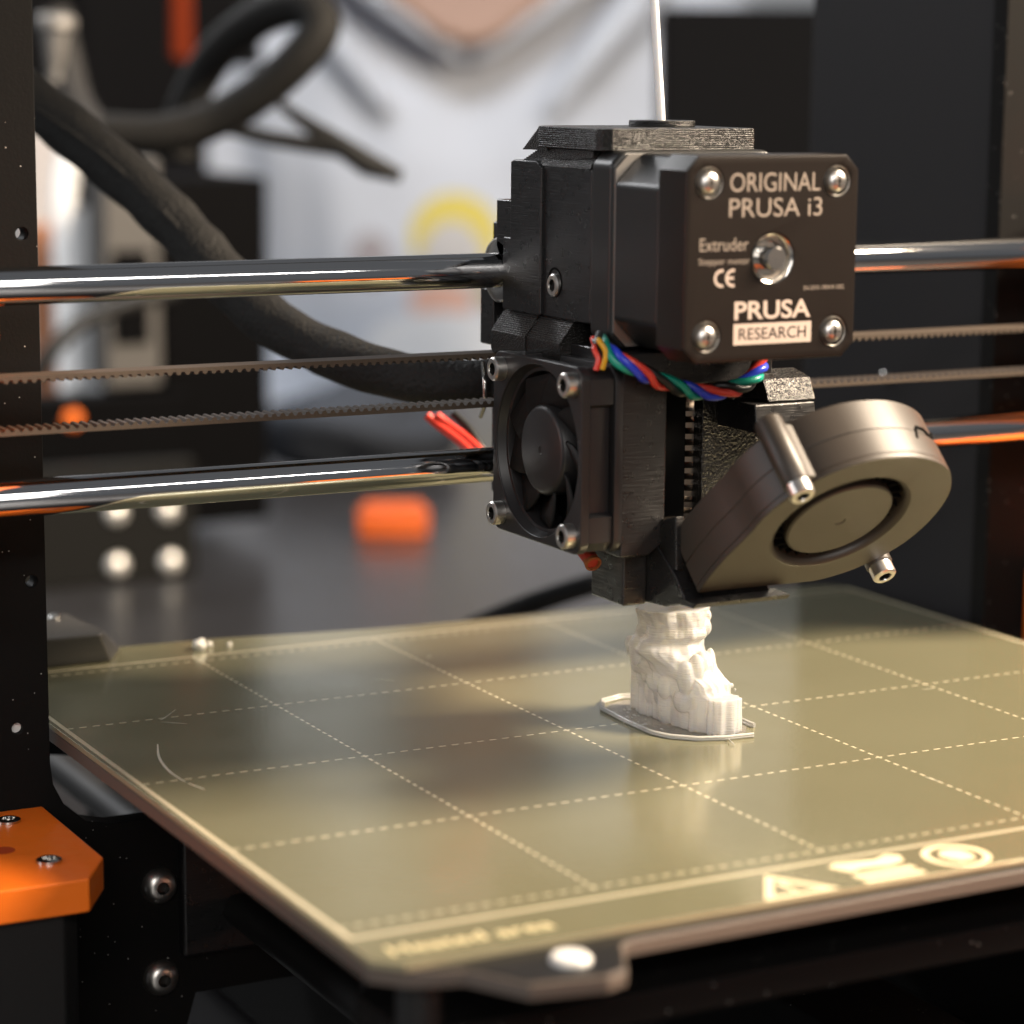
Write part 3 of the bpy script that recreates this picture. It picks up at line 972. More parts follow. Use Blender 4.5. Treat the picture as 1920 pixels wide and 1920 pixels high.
# sloped cable guide below the body
g1 = obj("cable_guide", MB().prism([(95.6, 82.2), (94.6, 84)] + stairs((94.6, 88.0), (99.0, 94.0), .42) + [(112, 94.0), (112, 82.2)], 1, 111.6, 128), M_GLOSS, hd)
obj("cable_guide_front", MB().prism([(95.8, 82.0), (94.8, 84)] + stairs((94.8, 88.0), (99.2, 93.6), .42) + [(112, 93.6), (112, 82.0)], 1, 96, 111.3), M_GLOSS, g1)
# carriage and bearings on the rods
ca = obj("carriage", MB().prism([(102.5, 48), (138, 48), (138, 112), (102.5, 112)], 1, 134.8, 143), M_PRINT, hd, bevel=.6)
obj("carriage_front", MB().box(99, 137, 112.5, 126, 44, 92), M_PRINT, ca, bevel=.6)
obj("carriage_block", MB().box(98.6, 136, 126.2, 134.6, 64, 91), M_PRINT, ca, bevel=.6)
obj("carriage_ear", MB().box(97.6, 102.4, 133, 139.5, 84, 97), M_PRINT, ca, bevel=.4)
for z in (101.6, 56.8):
    obj("bearing", MB().lathe([(4.1, 0), (6.6, 0), (7.2, .15), (7.5, .5), (7.5, 40), (4.1, 40.3)], (97.0 if z > 80 else 99.6, 130, z), (1, 0, 0), 44, cap=False), M_STEEL, ca, smooth=50)
# lower front wall beside the square fan
wl = obj("hot_end_wall", MB().prism([(97.6, 44.4), (104.4, 44.4), (108.4, 47), (108.6, 88.2), (97.6, 88.2)], 1, 73.2, 112), M_PRINT, hd, bevel=.4)
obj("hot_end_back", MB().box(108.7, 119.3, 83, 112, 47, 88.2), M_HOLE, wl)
obj("hot_end_roof", MB().box(108.8, 137, 76, 112, 80.5, 88.3), M_PRINT, wl, bevel=.4)
obj("hot_end_cover", MB().prism([(124.4, 50), (124.4, 80), (146, 80), (146, 62)], 1, 84.2, 88), M_PRINT_SPARK, wl, bevel=.3)
hs = obj("heat_sink", MB().lathe([(4.5, 0), (4.5, 32)], (126.5, 98.5, 46), (0, 0, 1), 32), M_BRASS, hd)
for k in range(10):
    obj("fin", MB().lathe([(10.6, 0), (11, .12), (11, 1.25), (10.6, 1.37)], (126.5, 98.5, 48.6 + 2.55 * k), (0, 0, 1), 48), M_BRASS, hs)
obj("nozzle", MB().lathe([(.5, 0), (1.2, .6), (3.6, 3), (3.6, 6)], (126.5, 98.5, 26.7), (0, 0, 1), 24), M_BRASS, hs)
obj("heater_block", MB().box(118, 138, 90.5, 106.5, 32.7, 44), M_STEEL_D, hs, bevel=.4)

# duct under the hot end
du = obj("fan_duct", MB().prism([(61.3, 36.0), (70, 33.6), (91, 32.2), (91, 44), (74.5, 46.5), (66, 41)], 0, 107.0, 128.5), M_PRINT, hd, bevel=.35)
obj("duct_post", MB().box(101.2, 107.2, 78, 92, 32.6, 47), M_PRINT, du, bevel=.5)
obj("duct_clip", MB().prism([(66.4, 42), (74.2, 42), (74.2, 50.8), (71, 52.6), (67, 53.6)], 0, 107.4, 109.4), M_PRINT, du, bevel=.3)
obj("clip_top", MB().box(107.6, 112.2, 69, 75.2, 50.6, 52.2), M_PRINT_SPARK, du, bevel=.3)
obj("duct_lip", MB().prism([(57.0, 36.6), (58.4, 35.4), (63.5, 35.2), (63.5, 36.8)], 0, 106.8, 130.6), M_PRINT, du, bevel=.2)

# square fan, facing left
FY, FZ = 92.0, 65.7
fan = flatten(obj("cooling_fan", MB().plate(rrect(-20, 20, -20, 20, 3.2), [circle(0, 0, 18.7, 56)], (89.2, FY, FZ), (0, -1, 0), (0, 0, 1), 2.2, bev=.25), M_MOULD, hd, smooth=50))
waist = []
for sx, sy in ((1, 1), (-1, 1), (-1, -1), (1, -1)):
    q = [(19.6, 12.0), (19.6, 17.4), (17.4, 19.6), (12.0, 19.6), (10.8, 17.6)] if sx * sy > 0 else [(12.0, 19.6), (17.4, 19.6), (19.6, 17.4), (19.6, 12.0), (17.6, 10.8)]
    if sx * sy > 0:
        q = [(17.9, 11.2)] + q[0:4] + [(11.2, 17.9)]
    else:
        q = [(11.2, 17.9)] + q[0:4] + [(17.9, 11.2)]
    arc = q
    waist += [(x * sx, y * sy) for x, y in arc]
obj("fan_waist", MB().plate(waist, [circle(0, 0, 17.2, 56)], (95.0, FY, FZ), (0, -1, 0), (0, 0, 1), 5.8, bev=.15), M_MOULD, fan, smooth=32)
obj("fan_back", MB().plate(rrect(-20, 20, -20, 20, 3.2), [circle(0, 0, 17.6, 56)], (97.2, FY, FZ), (0, -1, 0), (0, 0, 1), 2.1, bev=.25), M_MOULD, fan, smooth=32)
obj("fan_throat", MB().lathe([(18.7, .2), (17.9, 2.2), (17.3, 4), (17.3, 9.4)], (87.2, FY, FZ), (1, 0, 0), 64, cap=False), M_MOULD, fan, smooth=60)
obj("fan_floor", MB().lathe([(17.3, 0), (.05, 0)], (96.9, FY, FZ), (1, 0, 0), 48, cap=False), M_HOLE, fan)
hub = obj("fan_hub", MB().lathe([(9.9, 8.2), (9.9, 1.5), (9.4, .9), (8.6, .6), (.9, .55), (.7, .75), (.05, .75)], (87.6, FY, FZ), (1, 0, 0), 56, cap=False), M_MOULD, fan, smooth=40)
for k in range(9):
    a0 = 2 * math.pi * k / 9
    vs, fs = [], []
    for i in range(5):
        r = 9.6 + (17.0 - 9.6) * i / 4
        for t, x in ((0, 89.6), (.5, 91.9), (1, 95.4)):
            a = a0 + t * 1.02 + (r - 9.6) * .045
            vs.append((x, FY + r * math.cos(a), FZ + r * math.sin(a)))
    for i in range(4):
        for j in range(2):
            fs.append((i * 3 + j, i * 3 + j + 1, i * 3 + j + 4, i * 3 + j + 3))
    b = obj("fan_blade", MB().add(vs, fs), M_BLADE, fan, smooth=60)
    sm = b.modifiers.new("thickness", 'SOLIDIFY'); sm.thickness = .7 * MM
for sy in (-1, 1):
    for sz in (-1, 1):
        socket_screw(fan, (87.0, FY + sy * 16.1, FZ + sz * 16.1), (-1, 0, 0), 2.65, 2.5, "fan_screw")

# round blower, tilted 45 degrees so that it blows at the nozzle
BC = Vector((133.3, 43.4, 54.2))
BA, BW = Vector((1, 0, 0)), Vector((0, .70711, -.70711))
BN = Vector((0, -.70711, -.70711))


def bp_(a, b_, n=0.0):
    return BC + BA * a + BW * b_ + BN * n


RT = [(180, 21.8), (205, 21.7), (230, 22.0), (255, 22.3), (275, 22.6), (300, 23.6), (320, 24.9), (340, 25.0), (360, 24.6), (385, 24.3), (405, 23.6), (425, 23.0), (440, 22.7)]
scroll = []
for (a0, r0), (a1, r1) in zip(RT, RT[1:]):
    for k in range(4):
        t = k / 4
        a, r = a0 + (a1 - a0) * t, r0 + (r1 - r0) * t
        scroll.append((r * math.cos(R_(a)), r * math.sin(R_(a))))
scroll += [(3.9, 22.35), (-6, 22.2), (-24.8, 22.2), (-24.8, 16), (-23.9, 9), (-22.7, 4)]


def inset(poly, d):
    c = Vector((sum(p[0] for p in poly) / len(poly), sum(p[1] for p in poly) / len(poly)))
    out_ = []
    for x, y in poly:
        v = Vector((x, y)) - c
        v *= (v.length - d) / v.length
        out_.append((c.x + v.x, c.y + v.y))
    return out_


scroll_in = inset(scroll, 1.5)
uxb, uyb = BA, -BW          # right-handed with the outward normal: BA x (-BW) = BN?
un_ = uxb.cross(uyb)
flip = 1 if un_.dot(BN) > 0 else -1
fl = lambda pl: [(x, -y) for x, y in pl]


def bplate(outer_, holes_, n_lo, n_hi, bev):
    mb_ = MB()
    if flip > 0: org = BC + BN * n_lo
    else: org = BC + BN * n_hi
    mb_.plate(fl(outer_), [fl(h) for h in holes_], org, uxb, uyb, n_hi - n_lo, bev=bev)
    return mb_


blo = flatten(obj("blower", bplate(scroll, [circle(0, 0, 15.6, 64)], -1.5, 0, .22), M_BLOWER, hd, smooth=50))
obj("front_shell", bplate(scroll, [scroll_in], -7.35, -1.5, .0), M_BLOWER, blo, smooth=32)
flatten(obj("rear_shell", bplate(inset(scroll, .12), [], -15.0, -7.55, .25), M_BLOWER, blo, smooth=50))
obj("intake_lip", MB().lathe([(15.6, 0), (15.2, .3), (14.7, 1.2), (14.7, 6)], BC, -BN, 64, cap=False), M_BLOWER, blo, smooth=50)
obj("rotor_hub", MB().lathe([(12.0, 7), (12.0, .9), (11.6, .55), (1.3, .4), (1.1, .6), (.05, .6)], BC, -BN, 56, cap=False), M_BLOWER, blo, smooth=40)
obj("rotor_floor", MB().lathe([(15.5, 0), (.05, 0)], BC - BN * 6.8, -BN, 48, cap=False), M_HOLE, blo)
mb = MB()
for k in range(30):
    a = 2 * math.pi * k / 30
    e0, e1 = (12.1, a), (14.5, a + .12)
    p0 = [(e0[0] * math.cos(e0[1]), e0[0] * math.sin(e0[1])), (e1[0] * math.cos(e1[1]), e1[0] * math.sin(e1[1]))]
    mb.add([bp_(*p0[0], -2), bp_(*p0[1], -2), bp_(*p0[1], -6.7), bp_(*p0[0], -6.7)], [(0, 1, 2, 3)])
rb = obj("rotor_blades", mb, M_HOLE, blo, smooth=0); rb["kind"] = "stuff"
sm = rb.modifiers.new("thickness", 'SOLIDIFY'); sm.thickness = .4 * MM
for a, b_, n0 in ((-18.6, -15.4, -16.0), (20.0, 18.6, -7.0)):
    bs = obj("boss", MB().lathe([(2.9, 0), (3.0, .3), (3.0, -n0 - .3), (2.8, -n0)], bp_(a, b_, n0), BN, 32), M_BLOWER, blo, smooth=40)
    socket_screw(blo, bp_(a, b_, 0.02), BN, 2.65, 3.0, "blower_screw")
obj("boss_web", MB().add([bp_(-17.6, -12.6, -.6), bp_(-14.2, -16.8, -.6), bp_(-14.2, -16.8, -14), bp_(-17.6, -12.6, -14),
                         bp_(-19.4, -15.5, -.6), bp_(-18.0, -18.0, -.6), bp_(-18.0, -18.0, -14), bp_(-19.4, -15.5, -14)],
                        [(0, 1, 2, 3), (4, 7, 6, 5), (0, 4, 5, 1), (1, 5, 6, 2), (2, 6, 7, 3), (3, 7, 4, 0)]), M_BLOWER, blo, bevel=.4)
# catch slot on the rim of the blower, its shade painted as a dark tube
pts = []
for aa, n_ in ((-63, -5.6), (-60, -8.0), (-58, -8.8), (-52, -8.9), (-50, -8.2), (-47, -7.7), (-44, -7.9), (-42, -9.0), (-40, -9.6)):
    q = R_(aa); r_ = 24.5
    for (a0, r0), (a1, r1) in zip(RT, RT[1:]):
        if a0 <= aa + 360 <= a1: r_ = r0 + (r1 - r0) * (aa + 360 - a0) / (a1 - a0)
    pts.append(bp_((r_ - .12) * math.cos(q), (r_ - .12) * math.sin(q), n_))
obj("catch_slot", MB().tube(pts, .45, 8), M_HOLE, blo, smooth=60)
# stub that carries the blower
obj("blower_mount", MB().prism([(70, 76.4), (72.5, 81.2), (79, 82.6), (84, 76.4)], 0, 132.2, 144.6), M_PRINT_SPARK, hd, bevel=.3)
obj("blower_mount_foot", MB().prism([(68, 70), (69, 76.2), (84, 76.2), (84, 70)], 0, 128, 143.6), M_PRINT, hd, bevel=.4)

# twisted motor leads and the leads of the square fan
path = spline([(95.5, 80, 90.8), (93.4, 73.6, 89.6), (94.6, 69.6, 87.6), (98.2, 68.2, 85.4), (102.6, 67.8, 83.2), (108.0, 67.2, 81.2), (113.0, 66.8, 80.2), (118.8, 66.8, 80.2), (124.0, 67.4, 81.2), (127.4, 68.2, 83.2), (129.6, 69.8, 86.2), (130.4, 72, 90.2)], 9)
names = ("red", "blue", "green", "black")
for k, nme in enumerate(names):
    pts = []
    for i, p in enumerate(path):
        t = (path[min(i + 1, len(path) - 1)] - path[max(i - 1, 0)]).normalized()
        u = t.cross(Vector((0, 0, 1))).normalized(); w_ = t.cross(u)
        a = 2 * math.pi * (k / 4 + i * .033) + .25 * math.sin(i * .35 + k)
        rad = 1.12 + .26 * math.sin(i * .21 + k * 2)
        pts.append(p + u * math.cos(a) * rad + w_ * math.sin(a) * rad * .95)
    obj("motor_lead", MB().tube(pts, .86, 12), WIRES[nme], hd, smooth=70)
for nme, q in (("yellow", [(95.5, 79, 87.6), (92.8, 75.2, 90.8), (91.0, 72.0, 91.2), (91.8, 70.6, 88.8), (91.2, 71.0, 85.4)]),
               ("red", [(95, 80, 88.4), (92.2, 75.8, 89.8), (90.4, 73.0, 89.4), (90.6, 71.6, 87.4), (90.0, 71.6, 85.2)]),
               ("black", [(95, 82, 90.4), (93.6, 78.2, 90.2), (93.6, 76.2, 88), (93.0, 75.5, 84.6)])):
    obj("fan_lead", MB().tube(spline(q, 7), .6, 10), WIRES[nme], hd, smooth=70)
# heater leads leave at the back, red end shows below the fan
for k, dx in enumerate((0, 2.0)):
    obj("heater_lead", MB().tube(spline([pd(800 + dx * 9, 778, 640), pd(822 + dx * 10, 797, 640), pd(858 + dx * 10, 824, 638), pd(885 + dx * 9, 850, 636), pd(910 + dx * 8, 890, 634)], 6), 1.15, 10), WIRES["red"], hd, smooth=70)
obj("heater_lead", MB().tube(spline([pd(850, 775, 641), pd(880, 805, 640), pd(905, 845, 638), pd(925, 890, 636)], 6), 1.1, 10), WIRES["black"], hd, smooth=70)
mb = MB().tube(spline([(101, 101, 47), (98.5, 93, 44.4), (97.6, 85.2, 41.6)], 6), [1.7] * 13, 12)
obj("heater_sleeve", mb, mat("red_woven_sleeve", (.50, .045, .02), .6, noise_bump=(1800, .9, .3)), hd, smooth=70)
obj("heater_sleeve_end", MB().lathe([(1.7, 0), (1.9, 2.2), (1.4, 2.3), (1.3, .4), (.05, .4)], (97.8, 86.6, 42.1), (-.1, -.85, -.45), 14, cap=False), mat("frayed_brown_sleeve", (.35, .11, .03), .8, noise_bump=(1500, 1, .5)), hd)
obj("cable_tie", MB().tube(spline([(98.4, 140.5, 66.5), (97.4, 136.5, 70), (97.2, 136.2, 75), (98.2, 139, 79.5)], 6), .55, 8), M_STEEL, hd, smooth=70)

# ------------------------------------------------------------------ filament and sleeve
fl_ = obj("filament", MB().tube(spline([(124.4, 104, 134), (124.3, 104.2, 138), (123.2, 104.2, 150), (121.5, 104.5, 172), (119, 106, 215), (116, 110, 290)], 6), 1.0, 14), M_FIL, None, smooth=70)
tag(fl_, "white filament strand rising from the top of the print head", "filament")
SL = [pd(1010, 712, 612), pd(915, 716, 606), pd(810, 716, 610), pd(700, 692, 618), pd(600, 652, 628), pd(500, 596, 640), pd(410, 508, 652), pd(330, 420, 664), pd(200, 300, 680), pd(80, 205, 690), pd(-60, 100, 700), pd(-250, 0, 700)]
sl = spline(SL, 10)
rad = [5.2 + 1.9 * min(1, i / 80) + .12 * math.sin(i * .9) for i in range(len(sl))]
cs = thing("cable_sleeve", sl[0], "thick black textile sleeve drooping from the print head up behind the frame", "cable sleeve")
mb = MB().tube(sl, rad, 22)
for i, v in enumerate(mb.v):
    mb.v[i] = v + Vector((noise.noise(v * .12), noise.noise(v * .12 + Vector((9, 0, 0))), noise.noise(v * .12 + Vector((0, 9, 0))))) * .7
slv = obj("sleeve", mb, M_SLEEVE, cs, smooth=70)
# overlapping seam of the wrap
seam = []
for i in range(56, 96):
    p, r = sl[i], rad[i]
    t = (sl[i + 1] - sl[i - 1]).normalized()
    u = t.cross(RZ).normalized(); w_ = -RZ
    a = .15 + .75 * math.sin((i - 56) / 40 * math.pi)
    seam.append(p + (u * math.cos(1.2 + a * .4) + w_ * math.sin(1.2 + a * .4)) * (r * 1.0))
obj("sleeve_seam", MB().tube(seam, [.25 + 1.0 * math.sin((i + .5) / 40 * math.pi) for i in range(40)], 8), M_SLEEVE, cs, smooth=70)

# ------------------------------------------------------------------ things behind the bed
mb = MB().prism([(2, 209), (27.5, 206.8), (38, 222), (33.5, 238), (2, 238)], 2, 0, 7.6)
mb.v = []; mb.f = []
lo = [(-8, 208.5, .05), (30.0, 208.5, .05), (36.4, 220, .05), (32, 237, .05), (-8, 237, .05)]
hi = [(-8, 206.5, 7.8), (26.6, 206.6, 7.8), (28.6, 210, 7.8), (26.6, 234, 7.8), (-8, 234, 7.8)]
mb.add(lo + hi, [(4, 3, 2, 1, 0), (5, 6, 7, 8, 9)] + [(i, (i + 1) % 5, 5 + (i + 1) % 5, 5 + i) for i in range(5)])
ch = obj("cable_holder", mb, mat("black_cover_plastic", (.045, .043, .040), .30, noise_bump=(900, .25, .15)), None, bevel=.6)
tag(ch, "black wedge shaped cable cover on the back left corner of the sheet", "cable cover")
obj("cover_screw", MB().lathe([(1.8, 0), (1.6, .7), (.05, .9)], (22.5, 231.0, 7.8), (0, 0, 1), 18, cap=False), M_STEEL, ch)
obj("cover_screw", MB().lathe([(1.8, 0), (1.6, .7), (.05, .9)], (16.5, 227.0, 7.8), (0, 0, 1), 18, cap=False), M_STEEL, ch)

# black cable on the table behind the sheet
cb = obj("table_cable", MB().tube(spline([pd(880, 1180, 790), pd(985, 1137, 800), pd(1070, 1108, 815), pd(1160, 1082, 830), pd(1300, 1040, 850), pd(1450, 1020, 870)], 8), 3.6, 14), M_BLACK, None, smooth=70)
tag(cb, "thin black cable rising behind the golden sheet, under the print head", "cable")

# orange block on the table
C = Vector((391, 812, -95))
mb = MB()
hw, dp, hh = 18.5, 12.0, 12.5
mb.prism([(-hw, -dp), (4, -dp * 1.25), (hw, -dp), (hw, dp), (-hw, dp)], 2, 0, hh)
mb.prism([(-hw + 3, -dp + 3), (hw - 3, -dp + 3), (hw - 3, dp - 3), (-hw + 3, dp - 3)], 2, hh + .01, hh + 3)
rot = Matrix.Rotation(R_(-24), 3, 'Z')
mb.v = [rot @ v + Vector((C.x, C.y, -95)) for v in mb.v]
ob_ = obj("orange_block", mb, mat("dull_orange_plastic", (.62, .11, .014), .5), None, bevel=1.2)
tag(ob_, "small orange plastic block lying on the dark table", "plastic block")

# second printer on the table
p2 = thing("rear_printer", (270, 800, -95), "out of focus black printer upright with round bolts behind the frame", "printer")
a = pd(300, 330, 1250)
obj("supply_box", MB().box(a.x, a.x + 57, a.y, a.y + 95, -82, 93), M_MONITOR, p2, bevel=2)
M_GREYPANEL = mat("grey_panel", (.10, .095, .09), .5)
obj("side_panel", MB().box(a.x - 30, a.x - 1, a.y - 2, a.y + 26, -10, 102), M_GREYPANEL, p2, bevel=2)
obj("panel_recess", MB().box(a.x - 26, a.x - 8, a.y - 4, a.y - 2.1, 12, 58), M_MONITOR, p2, bevel=.6)
obj("foot_plate", MB().box(a.x - 96, a.x - 7, a.y - 62, a.y - 52, -95, -38), mat("dark_plate", (.010, .010, .0095), .5, spec=.12), p2, bevel=1)
obj("cross_beam", MB().box(a.x - 80, a.x + 10, a.y - 11, a.y + 12, -62, -12), M_MONITOR, p2, bevel=2)
for u, v in ((220, 1060), (320, 1054), (218, 962), (314, 958)):
    d = 1195
    c = pd(u, v, d)
    ya = a.y - 62
    t = (ya - CAM.y) / (c.y - CAM.y)
    c = CAM + (c - CAM) * t
    obj("bolt", MB().lathe([(5.4, 0), (5.0, 1.4), (3.4, 2.8), (.05, 3.2)], c, (0, -1, 0), 24, cap=False), mat("bright_bolt", (.85, .84, .80), .3, metal=.6), p2, smooth=60)
c0, c1 = pd(127, 300, 1330), pd(133, 720, 1330)
obj("white_post", MB().tube(spline([pd(140, 250, 1330), pd(122, 340, 1330), pd(120, 430, 1330), pd(124, 560, 1330), pd(131, 700, 1330), pd(134, 760, 1330)], 6), [6.4] * 31, 20), mat("glossy_white_post", (.93, .93, .93), .35), p2, smooth=70)
obj("orange_knob", MB().sphere(pd(132, 785, 1240), (6.0, 6.0, 5.6)), M_ORANGE, p2, smooth=70)
obj("rear_lead", MB().tube(spline([pd(60, 720, 1150), pd(100, 655, 1150), pd(160, 600, 1160), pd(250, 566, 1170), pd(330, 545, 1180)], 6), 4.2, 12), M_BLACK, p2, smooth=70)
obj("copper_panel", MB().box(*sorted((pd(60, 600, 1420).x, pd(112, 600, 1420).x)), pd(80, 600, 1420).y, pd(80, 600, 1420).y + 8, -60, 60), mat("tan_panel", (.42, .18, .09), .7), p2, bevel=1)
obj("light_gap_panel", MB().box(*sorted((pd(40, 600, 1500).x, pd(150, 600, 1500).x)), pd(80, 600, 1500).y, pd(80, 600, 1500).y + 8, -80, 110), mat("pale_panel", (.45, .42, .41), .7), p2, bevel=1)

# dark enclosure at the upper left with an orange stripe and a metal fitting
e0, e1 = pd(20, 300, 1560), pd(440, 300, 1560)
en = obj("dark_enclosure", MB().prism([(e0.x - 40, 62), (405, 62), (405, 147), (442, 147), (442, 420), (e0.x - 40, 420)], 1, e0.y - 40, e0.y + 160), M_MONITOR, None, bevel=3)
tag(en, "black enclosure at the upper left behind the coiled cable", "enclosure")
q0, q1 = pd(330, 110, 1440), pd(358, 0, 1440)
st = obj("orange_stripe", MB().box(q0.x, q1.x, q0.y, q0.y + 8, q0.z, q0.z + 90), mat("shaded_orange_strip", (.16, .02, .003), .7, spec=.1), None, bevel=.8)  # strip stands in shadow, the shade is put into its orange
tag(st, "thin vertical orange strip hanging at the upper left edge", "orange strip")
mb = MB()
mb.lathe([(7, 0), (8.5, 1.5), (8.5, 5), (6, 6), (5, 10), (4, 20), (2.6, 23), (3, 27), (1, 28)], pd(105, 28, 1050), (-.05, 0, -1), 28)
fi = obj("metal_fitting", mb, mat("satin_fitting_metal", (.26, .25, .24), .55, metal=.6), None, smooth=50)
tag(fi, "blurred shiny metal fitting at the top left beside the frame", "metal fitting")
gp = obj("grey_hose", MB().tube(spline([pd(100, 20, 1080), pd(120, 110, 1080), pd(140, 190, 1075), pd(175, 250, 1070), pd(190, 290, 1070)], 6), [7.5] * 25, 16), mat("dark_grey_hose", (.022, .021, .021), .7), None, smooth=70)
tag(gp, "dark grey hose hanging below the metal fitting", "hose")

# coiled black cable and the forked bracket
lp = [pd(195, 250, 960), pd(300, 252, 960), pd(400, 225, 960), pd(490, 172, 955), pd(565, 105, 950), pd(602, 50, 950), pd(575, 12, 955), pd(510, 22, 965), pd(440, 66, 980), pd(385, 130, 1000), pd(345, 215, 1010), pd(330, 300, 1010)]
lpp = spline(lp, 8)
cc = obj("coiled_cable", MB().tube(lpp, [7.6] * len(lpp), 18), M_SLEEVE, None, smooth=70)
tag(cc, "thick black cable curled into a loop in front of the hoodie", "cable")
mb = MB()
mb.tube([pd(520, 190, 985), pd(560, 222, 985), pd(630, 268, 985), pd(690, 308, 985), pd(752, 331, 985)], [1.8, 2.8, 4.2, 5.0, 2.6], 10)
mb.tube([pd(430, 240, 985), pd(500, 258, 985), pd(560, 268, 985), pd(640, 280, 985)], [3.0, 3.2, 3.4, 3.4], 10)
fk = obj("forked_bracket", mb, M_BLACK, None, smooth=60)
tag(fk, "black forked arm pointing right below the cable loop", "arm")

# monitor to the right of the person
s0, s1 = pd(1238, 10, 1500), pd(1600, 12, 1500)
mo = thing("monitor", (s0.x + 60, s0.y, -95), "large black monitor standing behind the print head", "monitor")
obj("screen_panel", MB().add([s0, s1, pd(1600, 900, 1500), pd(1238, 900, 1500)] + [q + RZ * 40 for q in (s0, s1, pd(1600, 900, 1500), pd(1238, 900, 1500))],
                             [(0, 1, 2, 3), (4, 7, 6, 5), (0, 4, 5, 1), (1, 5, 6, 2), (2, 6, 7, 3), (3, 7, 4, 0)]), M_MONITOR, mo, bevel=3)
b0 = pd(1400, 880, 1520)
obj("monitor_foot", MB().box(b0.x - 90, b0.x + 90, b0.y - 20, b0.y + 90, -95, -88), M_MONITOR, mo, bevel=2)

# dark pouch and a pale cloth on the table
mb = MB().sphere((0, 0, 0), 1, 24, 14)
C = pd(700, 815, 1560)
for i, v in enumerate(mb.v):
    q = v * (1 + .35 * noise.noise(v * 1.6))
    mb.v[i] = Vector((C.x + q.x * 66, C.y + q.y * 40, -95 + 26 + max(-26, q.z * 30)))
po = obj("dark_pouch", mb, M_TROUSERS, None, smooth=70)
tag(po, "soft dark blue grey pouch on the table in front of the hoodie", "pouch")

# ------------------------------------------------------------------ person in the hoodie
PC = pd(880, 400, 2050)
yaw = math.atan2(-RZ.x, RZ.y)
rotp = Matrix.Rotation(yaw, 4, 'Z')
chest_z = PC.z + 40


def person_space(mb_):
    return mb_


pe = thing("person", (PC.x, PC.y, chest_z - 420), "person in a pale grey hoodie sitting behind the printer", "person")
pe.rotation_euler.z = yaw
ORG[pe.name] = Vector((0, 0, -420))         # local space: chest front centre at the origin, -y towards the camera


def capsule(mb_, p, q, r0, r1, n=6):
    p, q = Vector(p), Vector(q)
    pts = [p + (q - p) * (i / n) for i in range(n + 1)]
    mb_.tube(pts, [r0 + (r1 - r0) * i / n for i in range(n + 1)], 16)
    mb_.sphere(p, r0); mb_.sphere(q, r1)


Zn = 150      # base of the neck
mb = MB()
mb.sphere((0, 95, -60), (150, 95, 210), 24, 16)
mb.sphere((0, 95, -250), (155, 105, 160), 24, 16)
capsule(mb, (0, 92, Zn - 60), (0, 80, Zn + 110), 70, 54)
mb.sphere((0, 75, Zn + 205), (75, 95, 115), 24, 18)
mb.sphere((0, -18, Zn + 195), (13, 20, 22))
mb.sphere((0, 20, Zn + 120), (42, 45, 35))
for s in (-1, 1):
    mb.sphere((s * 76, 85, Zn + 205), (9, 18, 28))
    mb.sphere((s * 32, 0, Zn + 222), (16, 12, 12))
    capsule(mb, (s * 190, 100, 90), (s * 235, 60, -170), 48, 40)
    capsule(mb, (s * 235, 60, -170), (s * 120, -110, -250), 40, 27)
    mb.sphere((s * 105, -140, -255), (38, 45, 20))
    for k in range(4):
        x = s * (130 - k * 18)
        capsule(mb, (x, -160, -252), (x - s * 4, -205 + abs(k - 1.5) * 6, -258), 9, 8, 3)
        capsule(mb, (x - s * 4, -205 + abs(k - 1.5) * 6, -258), (x - s * 8, -222 + abs(k - 1.5) * 8, -280), 8, 7, 3)
    capsule(mb, (s * 75, -140, -255), (s * 55, -185, -265), 10, 8, 3)
    capsule(mb, (s * 85, 80, -380), (s * 110, -260, -400), 80, 62)
    capsule(mb, (s * 110, -260, -400), (s * 110, -240, -820), 60, 45)
body = obj("body", mb, M_SKIN, pe, smooth=60)
rm = body.modifiers.new("skin", 'REMESH'); rm.mode = 'VOXEL'; rm.voxel_size = 8 * MM
smo = body.modifiers.new("soft", 'SMOOTH'); smo.iterations = 6

# prints on the chest: local x, z in metres of the hoodie's own space, painted over each other
HC = Vector((0, 60, -120))


def pl(u, v):
    q = pd(u, v, 2050) - PC
    return (q.dot(Vector((RX.x, RX.y, 0)).normalized()), q.z - 40)


PRINTS = []
for u, v, ru, rv, col_ in ((855, 440, 82, 82, (.62, .52, .12)), (850, 500, 64, 92, (.50, .49, .49)), (700, 480, 36, 50, (.36, .33, .35)), (830, 560, 60, 36, (.70, .42, .33)), (930, 545, 30, 30, (.42, .38, .20)), (840, 640, 150, 62, (.72, .73, .75))):
    x, z = pl(u, v)
    PRINTS.append(((x - HC.x) * MM, (z - HC.z) * MM, ru / FPX * 2050 * MM, rv / FPX * 2050 * MM, col_))
mb = MB()
rings = [(-420, 186, 120, 95), (-330, 190, 125, 92), (-220, 192, 128, 88), (-100, 196, 128, 86), (0, 200, 124, 86), (70, 205, 112, 90), (115, 190, 95, 95), (145, 140, 82, 98), (165, 95, 74, 98)]
pr_ = []
for i in range(len(rings) - 1):
    for k in range(4):
        t = k / 4
        pr_.append([a_ + (b_ - a_) * t for a_, b_ in zip(rings[i], rings[i + 1])])
pr_.append(rings[-1])
SG = 72
for z, rx, ry, cy in pr_:
    for k in range(SG):
        a = 2 * math.pi * k / SG
        ca_, sa_ = math.cos(a), math.sin(a)
        e = .8
        x = rx * math.copysign(abs(ca_) ** e, ca_); y = cy + ry * math.copysign(abs(sa_) ** e, sa_)
        f = noise.noise((x * .012, y * .012 + 4, z * .005)) * 13 + noise.noise((x * .03, y * .03, z * .011 + 7)) * 7
        mb.v.append(Vector((x + ca_ * f, y + sa_ * f, z)))
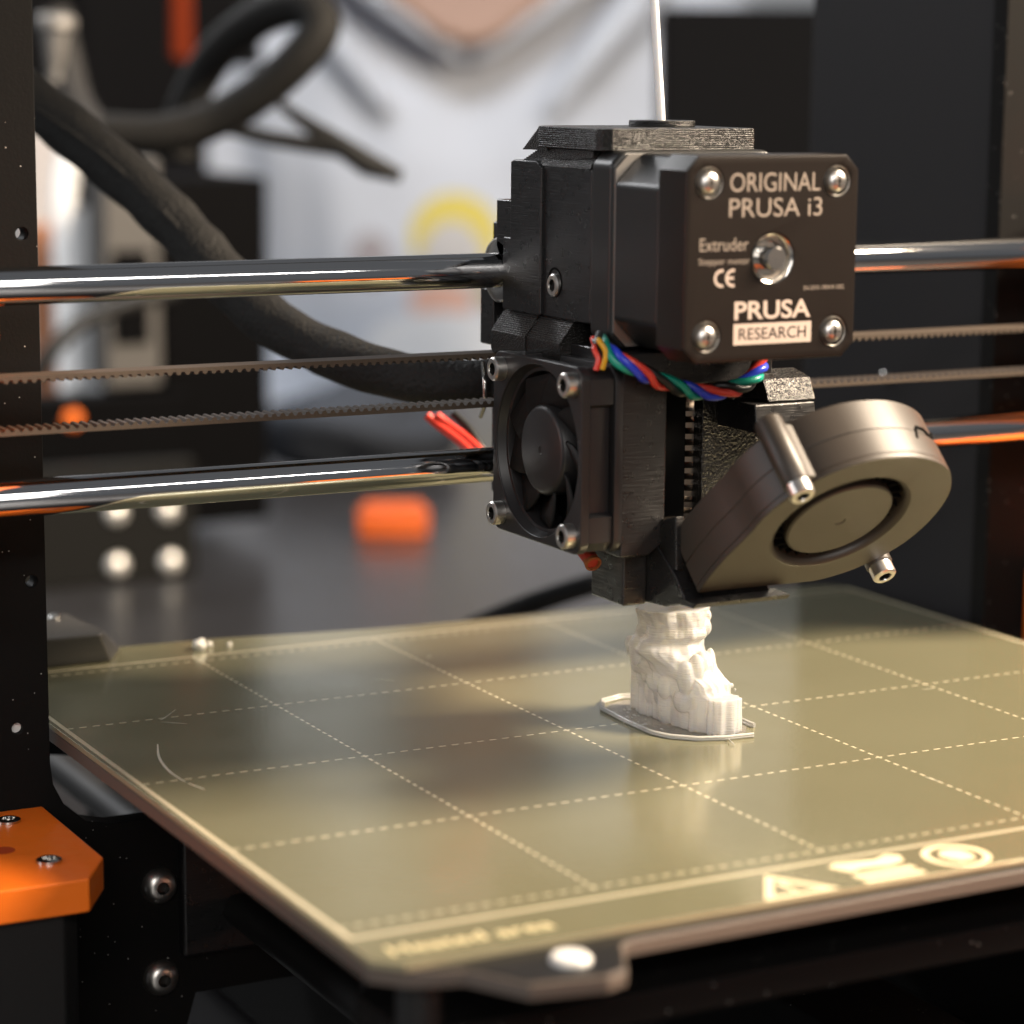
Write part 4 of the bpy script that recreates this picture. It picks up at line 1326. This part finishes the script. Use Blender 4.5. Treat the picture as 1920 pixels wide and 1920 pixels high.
nr = len(pr_)
for j in range(nr - 1):
    for k in range(SG):
        k2 = (k + 1) % SG
        mb.f.append((j * SG + k, j * SG + k2, (j + 1) * SG + k2, (j + 1) * SG + k))
mb.f.append(tuple(range(SG))[::-1]); mb.f.append(tuple(range((nr - 1) * SG, nr * SG)))
for s in (-1, 1):
    capsule(mb, (s * 185, 98, 88), (s * 240, 58, -172), 66, 55, 10)
    capsule(mb, (s * 240, 58, -172), (s * 126, -104, -250), 54, 36, 8)
    # hood rolled round the neck, meeting in a low V
    roll = spline([(s * 4, -54, 80), (s * 58, -46, 120), (s * 106, -10, 162), (s * 128, 50, 192), (s * 96, 140, 200), (s * 30, 180, 195)], 6)
    mb.tube(roll, [7 + 12 * min(1, i / 16) for i in range(len(roll))], 14)
    roll = spline([(s * 62, -46, 40), (s * 100, -26, 90), (s * 136, 18, 132), (s * 148, 80, 158)], 6)
    mb.tube(roll, [8 + 9 * min(1, i / 9) for i in range(len(roll))], 12)
hood = obj("hoodie", mb, None or hoodie_material(), pe, smooth=70, origin=(HC.x, HC.y, HC.z))
rm = hood.modifiers.new("cloth", 'REMESH'); rm.mode = 'VOXEL'; rm.voxel_size = 7 * MM
smo = hood.modifiers.new("soft", 'SMOOTH'); smo.iterations = 16
# opening of the neckline: skin wedge shows in front of the collar
mb = MB()
mb.add([(-96, -34, 186), (96, -34, 186), (62, -60, 128), (24, -66, 98), (0, -68, 91), (-24, -66, 98), (-62, -60, 128),
        (-96, 20, 186), (96, 20, 186), (62, 20, 128), (24, 20, 98), (0, 20, 91), (-24, 20, 98), (-62, 20, 128)],
       [tuple(range(7)), tuple(range(13, 6, -1))] + [(i, i + 7, (i + 1) % 7 + 7, (i + 1) % 7) for i in range(7)])
obj("throat", mb, M_SKIN, pe, bevel=8, bseg=3)
mb = MB().sphere((0, 88, Zn + 240), (82, 96, 92), 24, 16)
obj("hair", mb, M_HAIR, pe, smooth=70)
mb = MB()
for s in (-1, 1):
    capsule(mb, (s * 85, 80, -400), (s * 110, -262, -420), 88, 70)
    capsule(mb, (s * 110, -262, -420), (s * 110, -240, -800), 66, 56)
tr = obj("trousers", mb, M_TROUSERS, pe, smooth=60)
rm = tr.modifiers.new("cloth", 'REMESH'); rm.mode = 'VOXEL'; rm.voxel_size = 12 * MM
